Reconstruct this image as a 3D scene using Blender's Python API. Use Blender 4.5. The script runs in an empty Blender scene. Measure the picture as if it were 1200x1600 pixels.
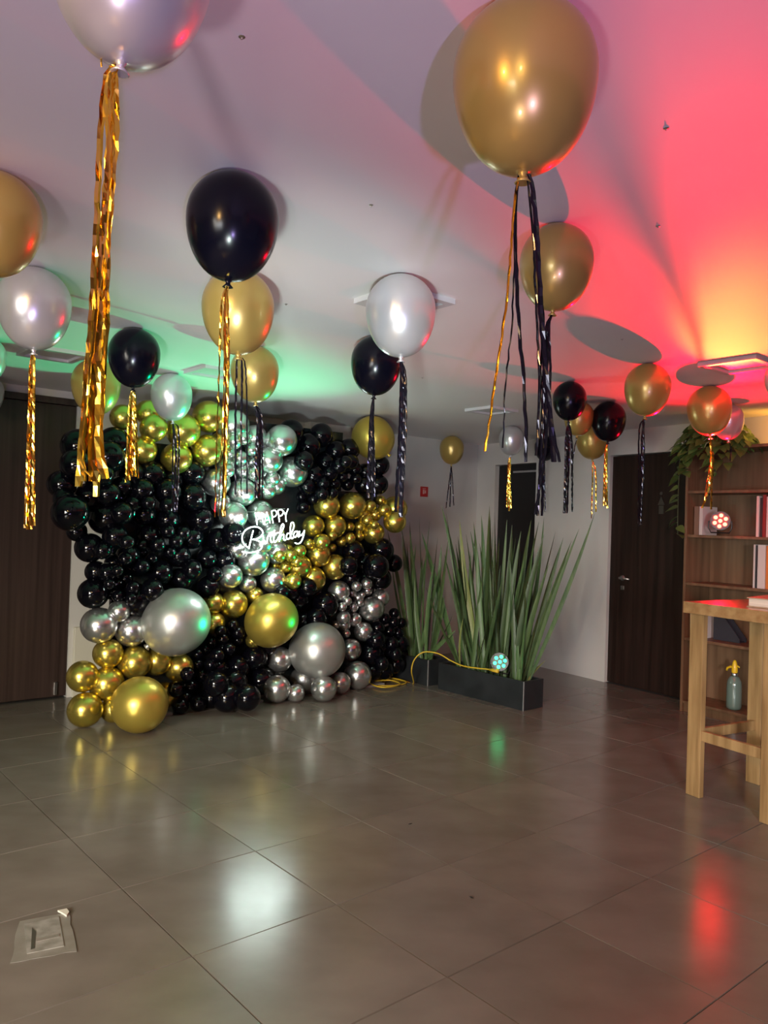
import bpy, bmesh, math, random
from mathutils import Vector, Matrix, Quaternion
random.seed(7)
PI = math.pi
# ------------------------------------------------------------------ camera
F = 1226.0; H = 1.47; PITCH = 0.014795; ROLL = 0.032317   # focal length in px of a 1200x1600 frame
TH = 0.700906; TW = 0.581397                              # bearing of the tile grid, and of the right wall
CEIL = 2.44
FW = Vector((0, math.cos(PITCH), math.sin(PITCH)))
_u0 = Vector((0, -math.sin(PITCH), math.cos(PITCH))); _r0 = Vector((1, 0, 0))
RT = _r0 * math.cos(ROLL) + _u0 * math.sin(ROLL)
UP = -_r0 * math.sin(ROLL) + _u0 * math.cos(ROLL)
EYE = Vector((0, 0, H))
scene = bpy.context.scene
cd = bpy.data.cameras.new('camera'); cam = bpy.data.objects.new('camera', cd)
scene.collection.objects.link(cam); scene.camera = cam
m = Matrix.Identity(4)
for i in range(3):
    m[i][0] = RT[i]; m[i][1] = UP[i]; m[i][2] = -FW[i]; m[i][3] = EYE[i]
cam.matrix_world = m
cd.sensor_fit = 'VERTICAL'; cd.sensor_height = 36.0; cd.lens = F * 36.0 / 1600.0
cd.clip_start = 0.05
# room directions: U runs along the back wall, V runs towards it; WN/WD belong to the (skewed) right wall
UD = Vector((math.cos(TH), math.sin(TH), 0)); VD = Vector((-math.sin(TH), math.cos(TH), 0))
WN = Vector((math.cos(TW), math.sin(TW), 0)); WD = Vector((-math.sin(TW), math.cos(TW), 0))
DW = 6.03; VB = 6.41; ZU = Vector((0, 0, 1))
def uvz(u, v, z=0.0): return UD * u + VD * v + ZU * z
def wal(s, d, z=0.0): return WD * s + WN * (DW - d) + ZU * z      # s along the right wall, d out from it into the room
# ------------------------------------------------------------------ light, exposure
world = bpy.data.worlds.new('world'); scene.world = world; world.use_nodes = True
world.node_tree.nodes['Background'].inputs[0].default_value = (0.5, 0.52, 0.6, 1)
world.node_tree.nodes['Background'].inputs[1].default_value = 0.02
scene.view_settings.view_transform = 'Standard'; scene.view_settings.look = 'None'
scene.view_settings.gamma = 1.0; scene.view_settings.use_curve_mapping = False
scene.view_settings.exposure = 0.0
COL = scene.collection
def lamp(name, kind, loc, energy, color, target=None, **kw):
    l = bpy.data.lights.new(name, kind); o = bpy.data.objects.new(name, l); COL.objects.link(o)
    l.energy = energy; l.color = color; o.location = loc
    for k, v in kw.items(): setattr(l, k, v)
    if target is not None:
        o.rotation_euler = (Vector(target) - Vector(loc)).to_track_quat('-Z', 'Y').to_euler()
    return o
# windows behind the camera (cool panel in the middle, tall strips to the left), plus an added fill on the right
lamp('window_and_fill_light', 'AREA', (-2.2, -2.4, 1.45), 26, (0.95, 0.98, 1.0), (0.6, 6, -0.8), shape='RECTANGLE', size=1.3, size_y=0.7, spread=1.0)
lamp('window_strip_light', 'AREA', (-3.0, -0.7, 1.5), 21, (1.0, 0.93, 0.80), (-1.6, 6, -0.4), shape='RECTANGLE', size=0.35, size_y=1.5, spread=1.1)
lamp('window_strip_light', 'AREA', (-2.6, -1.4, 1.5), 17, (1.0, 0.93, 0.80), (-0.6, 6, -0.4), shape='RECTANGLE', size=0.35, size_y=1.5, spread=1.1)
lamp('window_and_fill_light', 'AREA', (0.9, -2.0, 1.5), 12, (0.95, 0.97, 1.0), (3.0, 6, 0.2), shape='RECTANGLE', size=0.6, size_y=0.7, spread=0.62)  # added fill, not a window: brightens the right wall and table
# warm ceiling downlights behind the camera
lamp('downlight', 'SPOT', (-1.5, -0.6, 2.40), 280, (1.0, 0.55, 0.17), (-1.0, 1.6, 0), spot_size=2.2, spot_blend=1.0, shadow_soft_size=0.06)
lamp('downlight', 'SPOT', (-0.5, -1.2, 2.40), 60, (1.0, 0.70, 0.34), (0.2, 1.6, 0), spot_size=2.2, spot_blend=1.0, shadow_soft_size=0.06)
# uplights behind the camera: added mint fill, violet party light, white
lamp('mint_ceiling_fill', 'SPOT', (-0.2, -0.9, 0.4), 820, (0.82, 1.0, 0.95), (-0.4, 4.6, 2.44), spot_size=0.52, spot_blend=1.0, shadow_soft_size=0.12)  # added fill to brighten the mid ceiling
lamp('violet_uplight', 'SPOT', (0.6, -1.8, 0.5), 210, (0.52, 0.38, 1.0), (0.2, 1.3, 2.44), spot_size=1.3, spot_blend=1.0, shadow_soft_size=0.05)
lamp('white_uplight', 'SPOT', (-0.5, -0.9, 0.4), 80, (1.0, 0.78, 0.92), (-0.7, 2.6, 2.44), spot_size=1.3, spot_blend=1.0, shadow_soft_size=0.10)
RED_LED = wal(3.75, 0.36, 1.578); GREEN_LED = uvz(5.02, 4.38, 0.345)

# ------------------------------------------------------------------ helpers
def ray(x, y): return FW + RT * ((x - 600) / F) - UP * ((y - 800) / F)
def at_plane(x, y, n, d):
    r = ray(x, y); return EYE + r * ((d - n.dot(EYE)) / n.dot(r))
def at_z(x, y, z): return at_plane(x, y, ZU, z)
def at_v(x, y, v): return at_plane(x, y, VD, v)
def at_u(x, y, u): return at_plane(x, y, UD, u)
def at_d(x, y, d): return at_plane(x, y, WN, DW - d)
def at_depth(x, y, z): return EYE + ray(x, y) * z
def tag(o, label=None, cat=None, group=None, kind=None):
    if label: o['label'] = label
    if cat: o['category'] = cat
    if group: o['group'] = group
    if kind: o['kind'] = kind
    return o
def mesh_obj(name, bm, mat, parent=None, smooth=False):
    me = bpy.data.meshes.new(name); bm.normal_update(); bm.to_mesh(me); bm.free()
    if isinstance(mat, (list, tuple)):
        for k in mat: me.materials.append(k)
    else: me.materials.append(mat)
    if smooth:
        for p in me.polygons: p.use_smooth = True
    o = bpy.data.objects.new(name, me); COL.objects.link(o)
    if parent: o.parent = parent
    return o
def empty(name, loc, rot=None):
    o = bpy.data.objects.new(name, None); COL.objects.link(o); o.location = loc
    o.empty_display_size = 0.1
    if rot is not None: o.rotation_euler = rot
    return o
def put(o, parent):
    """parent while keeping world coordinates of the mesh (parents here are only translated/rotated about z)"""
    o.parent = parent
    o.matrix_parent_inverse = Matrix.Translation(parent.location).inverted() if parent.rotation_euler.to_quaternion().angle < 1e-6 else (Matrix.LocRotScale(parent.location, parent.rotation_euler, None)).inverted()
    return o
def copy_tree(o, parent=None):
    c = o.copy(); COL.objects.link(c)
    if parent: c.parent = parent
    for ch in [k for k in COL.objects if k.parent == o]: copy_tree(ch, c)
    return c
def box(bm, c, ax, ay, az, bevel=0.0):
    """box from centre and three half-axis vectors"""
    vs = []
    for sx in (-1, 1):
        for sy in (-1, 1):
            for sz in (-1, 1): vs.append(bm.verts.new(Vector(c) + ax * sx + ay * sy + az * sz))
    q = [(0, 1, 3, 2), (4, 6, 7, 5), (0, 4, 5, 1), (2, 3, 7, 6), (0, 2, 6, 4), (1, 5, 7, 3)]
    fs = [bm.faces.new([vs[i] for i in f]) for f in q]
    bmesh.ops.recalc_face_normals(bm, faces=fs)
    if bevel:
        es = list({e for f in fs for e in f.edges})
        bmesh.ops.bevel(bm, geom=es, offset=bevel, segments=2, affect='EDGES', profile=0.5)
    return bm
def ubox(bm, u0, u1, v0, v1, z0, z1, bevel=0.0):
    return box(bm, uvz((u0 + u1) / 2, (v0 + v1) / 2, (z0 + z1) / 2), UD * abs(u1 - u0) / 2, VD * abs(v1 - v0) / 2, ZU * abs(z1 - z0) / 2, bevel)
def wbox(bm, s0, s1, d0, d1, z0, z1, bevel=0.0):
    return box(bm, wal((s0 + s1) / 2, (d0 + d1) / 2, (z0 + z1) / 2), WD * abs(s1 - s0) / 2, WN * abs(d1 - d0) / 2, ZU * abs(z1 - z0) / 2, bevel)
def lathe(bm, prof, seg=24, M=None, cap=True):
    M = M or Matrix.Identity(4); rings = []
    for r, z in prof:
        if r < 1e-6: rings.append([bm.verts.new(M @ Vector((0, 0, z)))])
        else: rings.append([bm.verts.new(M @ Vector((r * math.cos(2 * PI * k / seg), r * math.sin(2 * PI * k / seg), z))) for k in range(seg)])
    for a, b in zip(rings, rings[1:]):
        for k in range(seg):
            k2 = (k + 1) % seg
            if len(a) == 1 and len(b) == 1: continue
            if len(a) == 1: bm.faces.new((a[0], b[k], b[k2]))
            elif len(b) == 1: bm.faces.new((a[k], b[0], a[k2]))
            else: bm.faces.new((a[k], b[k], b[k2], a[k2]))
    if cap:
        for r in (rings[0], rings[-1]):
            if len(r) > 1: bm.faces.new(r)
    bmesh.ops.recalc_face_normals(bm, faces=bm.faces)
    return bm
def tube(bm, pts, rad, seg=8):
    pts = [Vector(p) for p in pts]; rings = []
    for i, p in enumerate(pts):
        t = (pts[min(i + 1, len(pts) - 1)] - pts[max(i - 1, 0)]).normalized()
        n = t.cross(ZU if abs(t.z) < 0.9 else Vector((1, 0, 0))).normalized(); b = t.cross(n)
        r = rad[i] if isinstance(rad, list) else rad
        rings.append([bm.verts.new(p + (n * math.cos(2 * PI * k / seg) + b * math.sin(2 * PI * k / seg)) * r) for k in range(seg)])
    # keep neighbouring rings from twisting
    for a, b in zip(rings, rings[1:]):
        best = min(range(seg), key=lambda s: sum((a[k].co - b[(k + s) % seg].co).length for k in range(0, seg, 2)))
        b[:] = b[best:] + b[:best]
        for k in range(seg):
            k2 = (k + 1) % seg; bm.faces.new((a[k], a[k2], b[k2], b[k]))
    bm.faces.new(rings[0]); bm.faces.new(rings[-1])
    bmesh.ops.recalc_face_normals(bm, faces=bm.faces)
    return bm
def smooth_line(pts, n=6):
    """Catmull-Rom through pts"""
    P = [Vector(p) for p in pts]; P = [P[0] * 2 - P[1]] + P + [P[-1] * 2 - P[-2]]; out = []
    for i in range(1, len(P) - 2):
        for k in range(n):
            t = k / n
            out.append(0.5 * ((2 * P[i]) + (P[i + 1] - P[i - 1]) * t + (2 * P[i - 1] - 5 * P[i] + 4 * P[i + 1] - P[i + 2]) * t * t + (3 * P[i] - P[i - 1] - 3 * P[i + 1] + P[i + 2]) * t ** 3))
    out.append(P[-2]); return out
def axis_matrix(loc, zdir, scale=1.0):
    q = Vector((0, 0, 1)).rotation_difference(Vector(zdir).normalized())
    return Matrix.LocRotScale(Vector(loc), q, Vector((scale,) * 3))

# ------------------------------------------------------------------ materials
def mat(name, color, rough=0.5, metal=0.0, emit=None, estr=0.0, spec=None, coat=0.0, noise=None, bump=None, trans=0.0, var=0.0):
    """noise = (scale xyz, other colour, detail); bump = (scale, strength); var = per-object brightness variation"""
    M = bpy.data.materials.new(name); M.use_nodes = True; nt = M.node_tree; b = nt.nodes['Principled BSDF']
    b.inputs['Base Color'].default_value = (*color, 1); b.inputs['Roughness'].default_value = rough; b.inputs['Metallic'].default_value = metal
    if spec is not None: b.inputs['Specular IOR Level'].default_value = spec
    if coat: b.inputs['Coat Weight'].default_value = coat; b.inputs['Coat Roughness'].default_value = 0.08
    if trans: b.inputs['Transmission Weight'].default_value = trans
    if emit: b.inputs['Emission Color'].default_value = (*emit, 1); b.inputs['Emission Strength'].default_value = estr
    tc = None; out = None
    if noise or bump:
        tc = nt.nodes.new('ShaderNodeTexCoord')
    if noise:
        mp = nt.nodes.new('ShaderNodeMapping'); nt.links.new(tc.outputs['Object'], mp.inputs[0]); mp.inputs['Scale'].default_value = noise[0]
        if len(noise) > 3: mp.inputs['Rotation'].default_value = noise[3]
        n = nt.nodes.new('ShaderNodeTexNoise'); nt.links.new(mp.outputs[0], n.inputs['Vector']); n.inputs['Scale'].default_value = 1.0; n.inputs['Detail'].default_value = noise[2]
        r = nt.nodes.new('ShaderNodeValToRGB'); nt.links.new(n.outputs['Fac'], r.inputs[0])
        r.color_ramp.elements[0].color = (*color, 1); r.color_ramp.elements[1].color = (*noise[1], 1)
        r.color_ramp.elements[0].position = 0.34; r.color_ramp.elements[1].position = 0.66
        out = r.outputs[0]
    if var:
        oi = nt.nodes.new('ShaderNodeObjectInfo'); hs = nt.nodes.new('ShaderNodeHueSaturation')
        mr = nt.nodes.new('ShaderNodeMapRange'); nt.links.new(oi.outputs['Random'], mr.inputs[0]); mr.inputs[3].default_value = 1 - var; mr.inputs[4].default_value = 1 + var
        nt.links.new(mr.outputs[0], hs.inputs['Value'])
        if out: nt.links.new(out, hs.inputs['Color'])
        else: hs.inputs['Color'].default_value = (*color, 1)
        out = hs.outputs[0]
    if out: nt.links.new(out, b.inputs['Base Color'])
    if bump:
        n2 = nt.nodes.new('ShaderNodeTexNoise'); nt.links.new(tc.outputs['Object'], n2.inputs['Vector']); n2.inputs['Scale'].default_value = bump[0]; n2.inputs['Detail'].default_value = 3
        bp = nt.nodes.new('ShaderNodeBump'); bp.inputs['Strength'].default_value = bump[1]; bp.inputs['Distance'].default_value = 0.01
        nt.links.new(n2.outputs['Fac'], bp.inputs['Height']); nt.links.new(bp.outputs[0], b.inputs['Normal'])
    return M
M_WALL = mat('plaster wall', (0.62, 0.61, 0.58), 0.55, noise=((1.5, 1.5, 1.5), (0.57, 0.56, 0.53), 4), bump=(3, 0.05))
M_CEIL = mat('painted ceiling', (0.80, 0.79, 0.78), 0.6, noise=((0.8, 0.8, 0.8), (0.75, 0.74, 0.73), 3), bump=(1.3, 0.10))
M_TILE = mat('porcelain tile', (0.148, 0.131, 0.112), 0.21, noise=((3.2, 4.2, 3.2), (0.188, 0.168, 0.146), 6), bump=(3, 0.004), var=0.05, spec=0.68)
for _l in list(M_TILE.node_tree.links):   # every tile gets its own cloud pattern
    if _l.to_node.type == 'MAPPING' and _l.to_socket.name == 'Vector':
        _nt = M_TILE.node_tree; _oi = _nt.nodes.new('ShaderNodeObjectInfo'); _ma = _nt.nodes.new('ShaderNodeVectorMath'); _ma.operation = 'MULTIPLY_ADD'
        _src = _l.from_socket; _dst = _l.to_socket
        _nt.links.new(_oi.outputs['Random'], _ma.inputs[0]); _ma.inputs[1].default_value = (37, 51, 0); _nt.links.new(_src, _ma.inputs[2]); _nt.links.new(_ma.outputs[0], _dst)
M_GROUT = mat('tile grout', (0.05, 0.045, 0.04), 0.8)
M_DARKWOOD = mat('dark stained wood', (0.014, 0.008, 0.006), 0.45, noise=((22, 22, 0.8), (0.03, 0.016, 0.012), 5), spec=0.25)
M_DARKDOOR = mat('dark brown veneer', (0.028, 0.016, 0.013), 0.42, noise=((30, 30, 0.6), (0.05, 0.03, 0.025), 4))
M_BLACKDOOR = mat('black door paint', (0.006, 0.006, 0.006), 0.35)
M_SHELF = mat('walnut shelving', (0.13, 0.068, 0.034), 0.45, noise=((20, 20, 1.2), (0.21, 0.115, 0.06), 5))
M_TABLE = mat('pine table', (0.24, 0.135, 0.05), 0.42, noise=((26, 26, 2.2), (0.42, 0.26, 0.11), 6), coat=0.2)
M_TABLETOP = mat('table top pine', (0.30, 0.16, 0.06), 0.28, noise=((3, 26, 26), (0.42, 0.26, 0.11), 6), coat=0.4)
M_METAL = mat('brushed metal', (0.6, 0.6, 0.6), 0.3, 1.0)
M_WHITE = mat('white lamp frame', (0.58, 0.57, 0.59), 0.45)
M_DIFF = mat('switched off diffuser', (0.55, 0.55, 0.56), 0.5)
M_BLACKPL = mat('black plastic', (0.012, 0.012, 0.013), 0.38)
M_PLANTER = mat('black planter box', (0.012, 0.014, 0.016), 0.42, noise=((6, 6, 6), (0.02, 0.023, 0.026), 4))
M_PEDGE = mat('worn planter edge', (0.22, 0.22, 0.22), 0.5)
M_SOIL = mat('potting soil', (0.03, 0.022, 0.015), 0.9)
M_BLADE = mat('sword leaf', (0.05, 0.095, 0.035), 0.45, noise=((40, 40, 1.5), (0.09, 0.145, 0.05), 4), var=0.35)
M_BLADE2 = mat('yellowed sword leaf', (0.16, 0.19, 0.05), 0.5, noise=((40, 40, 2), (0.24, 0.25, 0.08), 4))
M_POTHOS = mat('pothos leaf', (0.06, 0.14, 0.03), 0.4, noise=((30, 30, 30), (0.15, 0.22, 0.06), 3), var=0.3)
M_VINE = mat('vine stem', (0.06, 0.08, 0.03), 0.6)
M_CABLE = mat('yellow cable', (0.62, 0.42, 0.03), 0.45)
M_NEON = mat('neon tube', (0.9, 1, 0.97), 0.4, emit=(0.84, 1.0, 0.95), estr=4.5)
M_ACRYL = mat('black acrylic', (0.01, 0.01, 0.01), 0.2)
M_GREENLED = mat('green led', (0.1, 0.8, 0.4), 0.3, emit=(0.03, 1.0, 0.32), estr=5)
M_REDLED = mat('red led', (0.9, 0.2, 0.1), 0.3, emit=(1.0, 0.008, 0.004), estr=170)
B_BLACK = mat('black latex', (0.002, 0.002, 0.004), 0.07, spec=0.32)
B_BLACKF = mat('black latex matt', (0.003, 0.003, 0.008), 0.2, spec=0.25)
B_GOLD = mat('chrome gold latex', (0.70, 0.56, 0.12), 0.26, 0.92)
B_GOLDM = mat('satin gold latex', (0.60, 0.46, 0.09), 0.34, 0.75)
B_GOLDF = mat('pearl gold latex', (0.50, 0.355, 0.10), 0.30, 0.45, coat=0.25)
B_SILV = mat('chrome silver latex', (0.62, 0.64, 0.64), 0.24, 0.92)
B_SILVM = mat('satin silver latex', (0.52, 0.54, 0.52), 0.36, 0.75)
B_SILVF = mat('pearl silver latex', (0.62, 0.62, 0.64), 0.28, 0.5, coat=0.25)
R_GOLD = mat('gold foil', (0.80, 0.48, 0.06), 0.16, 1.0, noise=((9, 9, 9), (0.9, 0.62, 0.12), 2))
R_BLACK = mat('black foil', (0.016, 0.015, 0.024), 0.16, 0.55)
M_PANEL = mat('black backdrop board', (0.010, 0.013, 0.014), 0.25)
M_CREAM = mat('cream paint', (0.62, 0.60, 0.50), 0.5)
M_RED = mat('red sign', (0.50, 0.02, 0.02), 0.4)
M_PINK = mat('pale sign mark', (0.75, 0.45, 0.42), 0.4)
M_PAGES = mat('page edges', (0.70, 0.62, 0.50), 0.7, noise=((4, 4, 160), (0.58, 0.5, 0.4), 2))
def flat(name, c, r=0.55): return mat(name, c, r)
M_TAPE = mat('clear tape over plate', (0.19, 0.18, 0.155), 0.30, noise=((14, 14, 14), (0.24, 0.23, 0.205), 4))
M_TAPE2 = mat('milky tape', (0.30, 0.295, 0.27), 0.25, noise=((25, 25, 25), (0.2, 0.195, 0.17), 4))

# ------------------------------------------------------------------ room shell
# corner of back and right wall
_a = UD.dot(WN); _b = VD.dot(WN)
UC = (DW - VB * _b) / _a
V0 = -3.6; U0 = -4.4
def u_on_right(v): return (DW - v * _b) / _a
def poly_slab(name, pts, z0, z1, matl):
    bm = bmesh.new()
    a = [bm.verts.new(uvz(u, v, z0)) for u, v in pts]; b = [bm.verts.new(uvz(u, v, z1)) for u, v in pts]
    bm.faces.new(a); bm.faces.new(b)
    n = len(pts)
    for i in range(n): bm.faces.new((a[i], a[(i + 1) % n], b[(i + 1) % n], b[i]))
    bmesh.ops.recalc_face_normals(bm, faces=bm.faces)
    return mesh_obj(name, bm, matl)
room = [(U0, V0), (u_on_right(V0), V0), (UC, VB), (U0, VB)]
floor = poly_slab('floor', room, -0.12, -0.004, M_GROUT); tag(floor, kind='structure')
ceiling = poly_slab('ceiling', room, CEIL, CEIL + 0.12, M_CEIL); tag(ceiling, kind='structure')
T = 0.603; TU0 = 1.2555; TV0 = 2.409
g = T - 0.0028
bm = bmesh.new(); box(bm, (0, 0, -0.002), UD * g / 2, VD * g / 2, ZU * 0.004)
es = [e for e in bm.edges if all(v.co.z > 0 for v in e.verts)]
# shift so that the top lies on z = 0
for v in bm.verts: v.co.z -= 0.002
es = [e for e in bm.edges if all(v.co.z > -0.001 for v in e.verts)]
bmesh.ops.bevel(bm, geom=es, offset=0.0016, segments=2, affect='EDGES')
tile0 = None
rng = random.Random(3)
for i in range(-7, 12):
    for j in range(-6, 8):
        uc = TU0 + (i + 0.5) * T; vc = TV0 + (j + 0.5) * T
        if vc + T / 2 > VB + 0.02 or uc - T / 2 < U0 or vc - T / 2 < V0: continue
        if any(uvz(uc + a * T / 2, vc + b * T / 2).dot(WN) > DW + 0.0 for a in (-1, 1) for b in (-1, 1)): continue
        P = uvz(uc, vc)
        if P.y < -0.9: continue
        if tile0 is None:
            o = tile0 = mesh_obj('tile', bm, M_TILE)
        else:
            o = tile0.copy(); COL.objects.link(o)
        o.parent = floor; o.location = P
        o.rotation_euler = (rng.uniform(-1, 1) * 0.0022, rng.uniform(-1, 1) * 0.0022, 0)
# cut tiles along the walls and plain floor behind the camera
def edge_tiles():
    bm = bmesh.new()
    for i in range(-7, 14):
        for j in range(-11, 9):
            u0 = TU0 + i * T; v0 = TV0 + j * T
            cor = [(u0, v0), (u0 + T, v0), (u0 + T, v0 + T), (u0, v0 + T)]
            full = not (v0 + T > VB + 0.02 or u0 < U0 or v0 < V0) and all(uvz(*c).dot(WN) <= DW for c in cor) and uvz(u0 + T / 2, v0 + T / 2).y >= -0.9
            if full: continue
            e = 0.0014
            poly = [Vector((u0 + e, v0 + e)), Vector((u0 + T - e, v0 + e)), Vector((u0 + T - e, v0 + T - e)), Vector((u0 + e, v0 + T - e))]
            def clip(poly, f):
                out = []
                for a, b in zip(poly, poly[1:] + poly[:1]):
                    fa, fb = f(a), f(b)
                    if fa >= 0: out.append(a)
                    if fa * fb < 0: out.append(a + (b - a) * (fa / (fa - fb)))
                return out
            for fn in (lambda p: VB - p.y, lambda p: p.x - U0, lambda p: p.y - V0, lambda p: DW - uvz(p.x, p.y).dot(WN)):
                poly = clip(poly, fn)
                if len(poly) < 3: break
            if len(poly) < 3: continue
            a = [bm.verts.new(uvz(p.x, p.y, 0)) for p in poly]; b = [bm.verts.new(uvz(p.x, p.y, -0.004)) for p in poly]
            bm.faces.new(a)
            for k in range(len(a)): bm.faces.new((a[k], a[(k + 1) % len(a)], b[(k + 1) % len(a)], b[k]))
    bmesh.ops.recalc_face_normals(bm, faces=bm.faces)
    return bm
o = mesh_obj('cut_tiles', edge_tiles(), M_TILE, floor); tag(o, kind='stuff')

# back wall with the opening of the dark door on the left
DL_U1 = at_v(121, 640, VB).dot(UD); DL_U0 = DL_U1 - 1.75; DL_TOP = 2.36
bm = bmesh.new()
ubox(bm, DL_U1, UC, VB, VB + 0.14, 0, CEIL); ubox(bm, U0, DL_U0, VB, VB + 0.14, 0, CEIL); ubox(bm, DL_U0, DL_U1, VB, VB + 0.14, DL_TOP, CEIL)
ubox(bm, DL_U0, DL_U1, VB + 0.13, VB + 0.14, 0, DL_TOP)
wb = mesh_obj('wall_back', bm, M_WALL); tag(wb, kind='structure')
bm = bmesh.new(); ubox(bm, 4.35, 4.85, VB - 0.10, VB, 0, CEIL); o = mesh_obj('trim_1', bm, M_WALL); tag(o, kind='structure')
bm = bmesh.new(); ubox(bm, DL_U1 + 0.035, DL_U1 + 1.3, VB - 0.035, VB, 0, 0.56, 0.004); o = mesh_obj('trim_2', bm, M_CREAM); tag(o, kind='structure')
door1 = empty('door_1', uvz(DL_U0, VB, 0)); tag(door1, kind='structure')
bm = bmesh.new(); ubox(bm, DL_U0, DL_U1 + 0.03, VB - 0.03, VB + 0.05, DL_TOP - 0.03, DL_TOP + 0.02); put(mesh_obj('door_header', bm, M_DARKDOOR), door1)
for k, (a, b) in enumerate(((DL_U0 + 0.01, DL_U0 + 0.87), (DL_U0 + 0.88, DL_U1 - 0.002))):
    bm = bmesh.new(); ubox(bm, a, b, VB + 0.015, VB + 0.06, 0.015, DL_TOP - 0.032, 0.003); put(mesh_obj('door_leaf', bm, M_DARKDOOR), door1)
bm = bmesh.new(); ubox(bm, DL_U0, DL_U1, VB, VB + 0.14, -0.1, -0.001); put(mesh_obj('door_sill', bm, M_GROUT), door1)
bm = bmesh.new(); ubox(bm, DL_U1 - 0.10, DL_U1 - 0.075, VB - 0.005, VB + 0.015, 0.03, 0.13, 0.003); put(mesh_obj('floor_bolt', bm, M_METAL), door1)

# right wall with two door openings
S_D3a, S_D3b, S_D2a, S_D2b = 6.20, 6.865, 4.20, 5.185
SEND = wal(0, 0).dot(WD); s_c = uvz(UC, VB).dot(WD); s_f = uvz(u_on_right(V0), V0).dot(WD)
bm = bmesh.new()
for a, b, z0, z1 in ((s_f, S_D2a, 0, CEIL), (S_D2a, S_D2b, 2.205, CEIL), (S_D2b, S_D3a, 0, CEIL), (S_D3a, S_D3b, 2.186, CEIL), (S_D3b, s_c + 0.1, 0, CEIL)):
    wbox(bm, a, b, -0.14, 0, z0, z1)
wbox(bm, S_D2a, S_D3b, -0.14, -0.13, 0, 2.2)
o = mesh_obj('wall_right', bm, M_WALL); tag(o, kind='structure')
bm = bmesh.new(); ubox(bm, U0 - 0.12, U0, V0, VB, 0, CEIL); o = mesh_obj('wall_left', bm, M_WALL); tag(o, kind='structure')
bm = bmesh.new(); ubox(bm, U0, u_on_right(V0), V0 - 0.12, V0, 0, CEIL); o = mesh_obj('wall_front', bm, M_WALL); tag(o, kind='structure')
# dark wood door beside the bookcase
door2 = empty('door_2', wal(S_D2a, 0, 0)); tag(door2, kind='structure')
bm = bmesh.new(); wbox(bm, S_D2a, S_D2b - 0.003, -0.075, -0.035, 0.008, 2.195, 0.002); put(mesh_obj('door_leaf', bm, M_DARKWOOD), door2)
bm = bmesh.new(); wbox(bm, S_D2a, S_D2b, -0.14, 0.0, -0.1, -0.001); put(mesh_obj('door_sill', bm, M_GROUT), door2)
hp = at_d(973, 903, -0.035)
hs_ = hp.dot(WD); hz_ = hp.z
bm = bmesh.new()
lathe(bm, [(0.026, 0), (0.026, 0.008), (0.011, 0.012), (0.011, 0.05)], 16, axis_matrix(wal(hs_, -0.036, hz_), -WN))
tube(bm, [wal(hs_ + 0.005, 0.012, hz_), wal(hs_ - 0.05, 0.014, hz_ - 0.002), wal(hs_ - 0.11, 0.010, hz_ - 0.004)], [0.011, 0.010, 0.008])
put(mesh_obj('door_handle', bm, M_METAL, smooth=True), door2)
bm = bmesh.new(); wbox(bm, hs_ - 0.02, hs_ + 0.02, -0.037, -0.030, hz_ - 0.115, hz_ - 0.075, 0.003); put(mesh_obj('lock_plate', bm, M_METAL), door2)
# black door behind the plants
door3 = empty('door_3', wal(S_D3a, 0, 0)); tag(door3, kind='structure')
bm = bmesh.new(); wbox(bm, S_D3a, S_D3b, -0.10, -0.06, 0.008, 2.18, 0.002); put(mesh_obj('door_leaf', bm, M_BLACKDOOR), door3)
bm = bmesh.new(); wbox(bm, S_D3a, S_D3b, -0.14, 0.0, -0.1, -0.001); put(mesh_obj('door_sill', bm, M_GROUT), door3)
bm = bmesh.new(); wbox(bm, S_D3a + 0.04, S_D3b - 0.25, -0.062, -0.045, 2.09, 2.11); put(mesh_obj('door_closer', bm, M_METAL), door3)

# ------------------------------------------------------------------ ceiling lamps (square frames) and hooks
def ceiling_frame(u, v, size, label):
    r = empty('ceiling_lamp', uvz(u, v, CEIL)); r.rotation_euler = (0, 0, TH)
    tag(r, label, 'ceiling lamp', 'square ceiling lamps')
    h = size / 2; w = 0.035
    bm = bmesh.new()
    X, Y = Vector((1, 0, 0)), Vector((0, 1, 0))
    for c, ax, ay in (((-h + w / 2, 0), w / 2, h), ((h - w / 2, 0), w / 2, h), ((0, -h + w / 2), h - w, w / 2), ((0, h - w / 2), h - w, w / 2)):
        box(bm, (c[0], c[1], -0.011), X * ax, Y * ay, ZU * 0.011)
    mesh_obj('frame', bm, M_WHITE, r)
    bm = bmesh.new(); box(bm, (0, 0, -0.003), X * (h - w), Y * (h - w), ZU * 0.003); mesh_obj('diffuser', bm, M_DIFF, r)
ceiling_frame(2.215, 2.535, 0.31, 'square white ceiling lamp frame behind the silver balloon in mid ceiling')
ceiling_frame(2.46, 4.68, 0.31, 'small square ceiling lamp frame in the green light above the gold cluster')
ceiling_frame(1.50, 4.93, 0.33, 'square ceiling lamp frame above the dark door at the left edge')
ceiling_frame(4.82, 4.38, 0.31, 'square white ceiling lamp frame above the tall plants')
ceiling_frame(4.37, 2.10, 0.33, 'square ceiling lamp frame in the red and orange glow above the bookcase')
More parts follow.
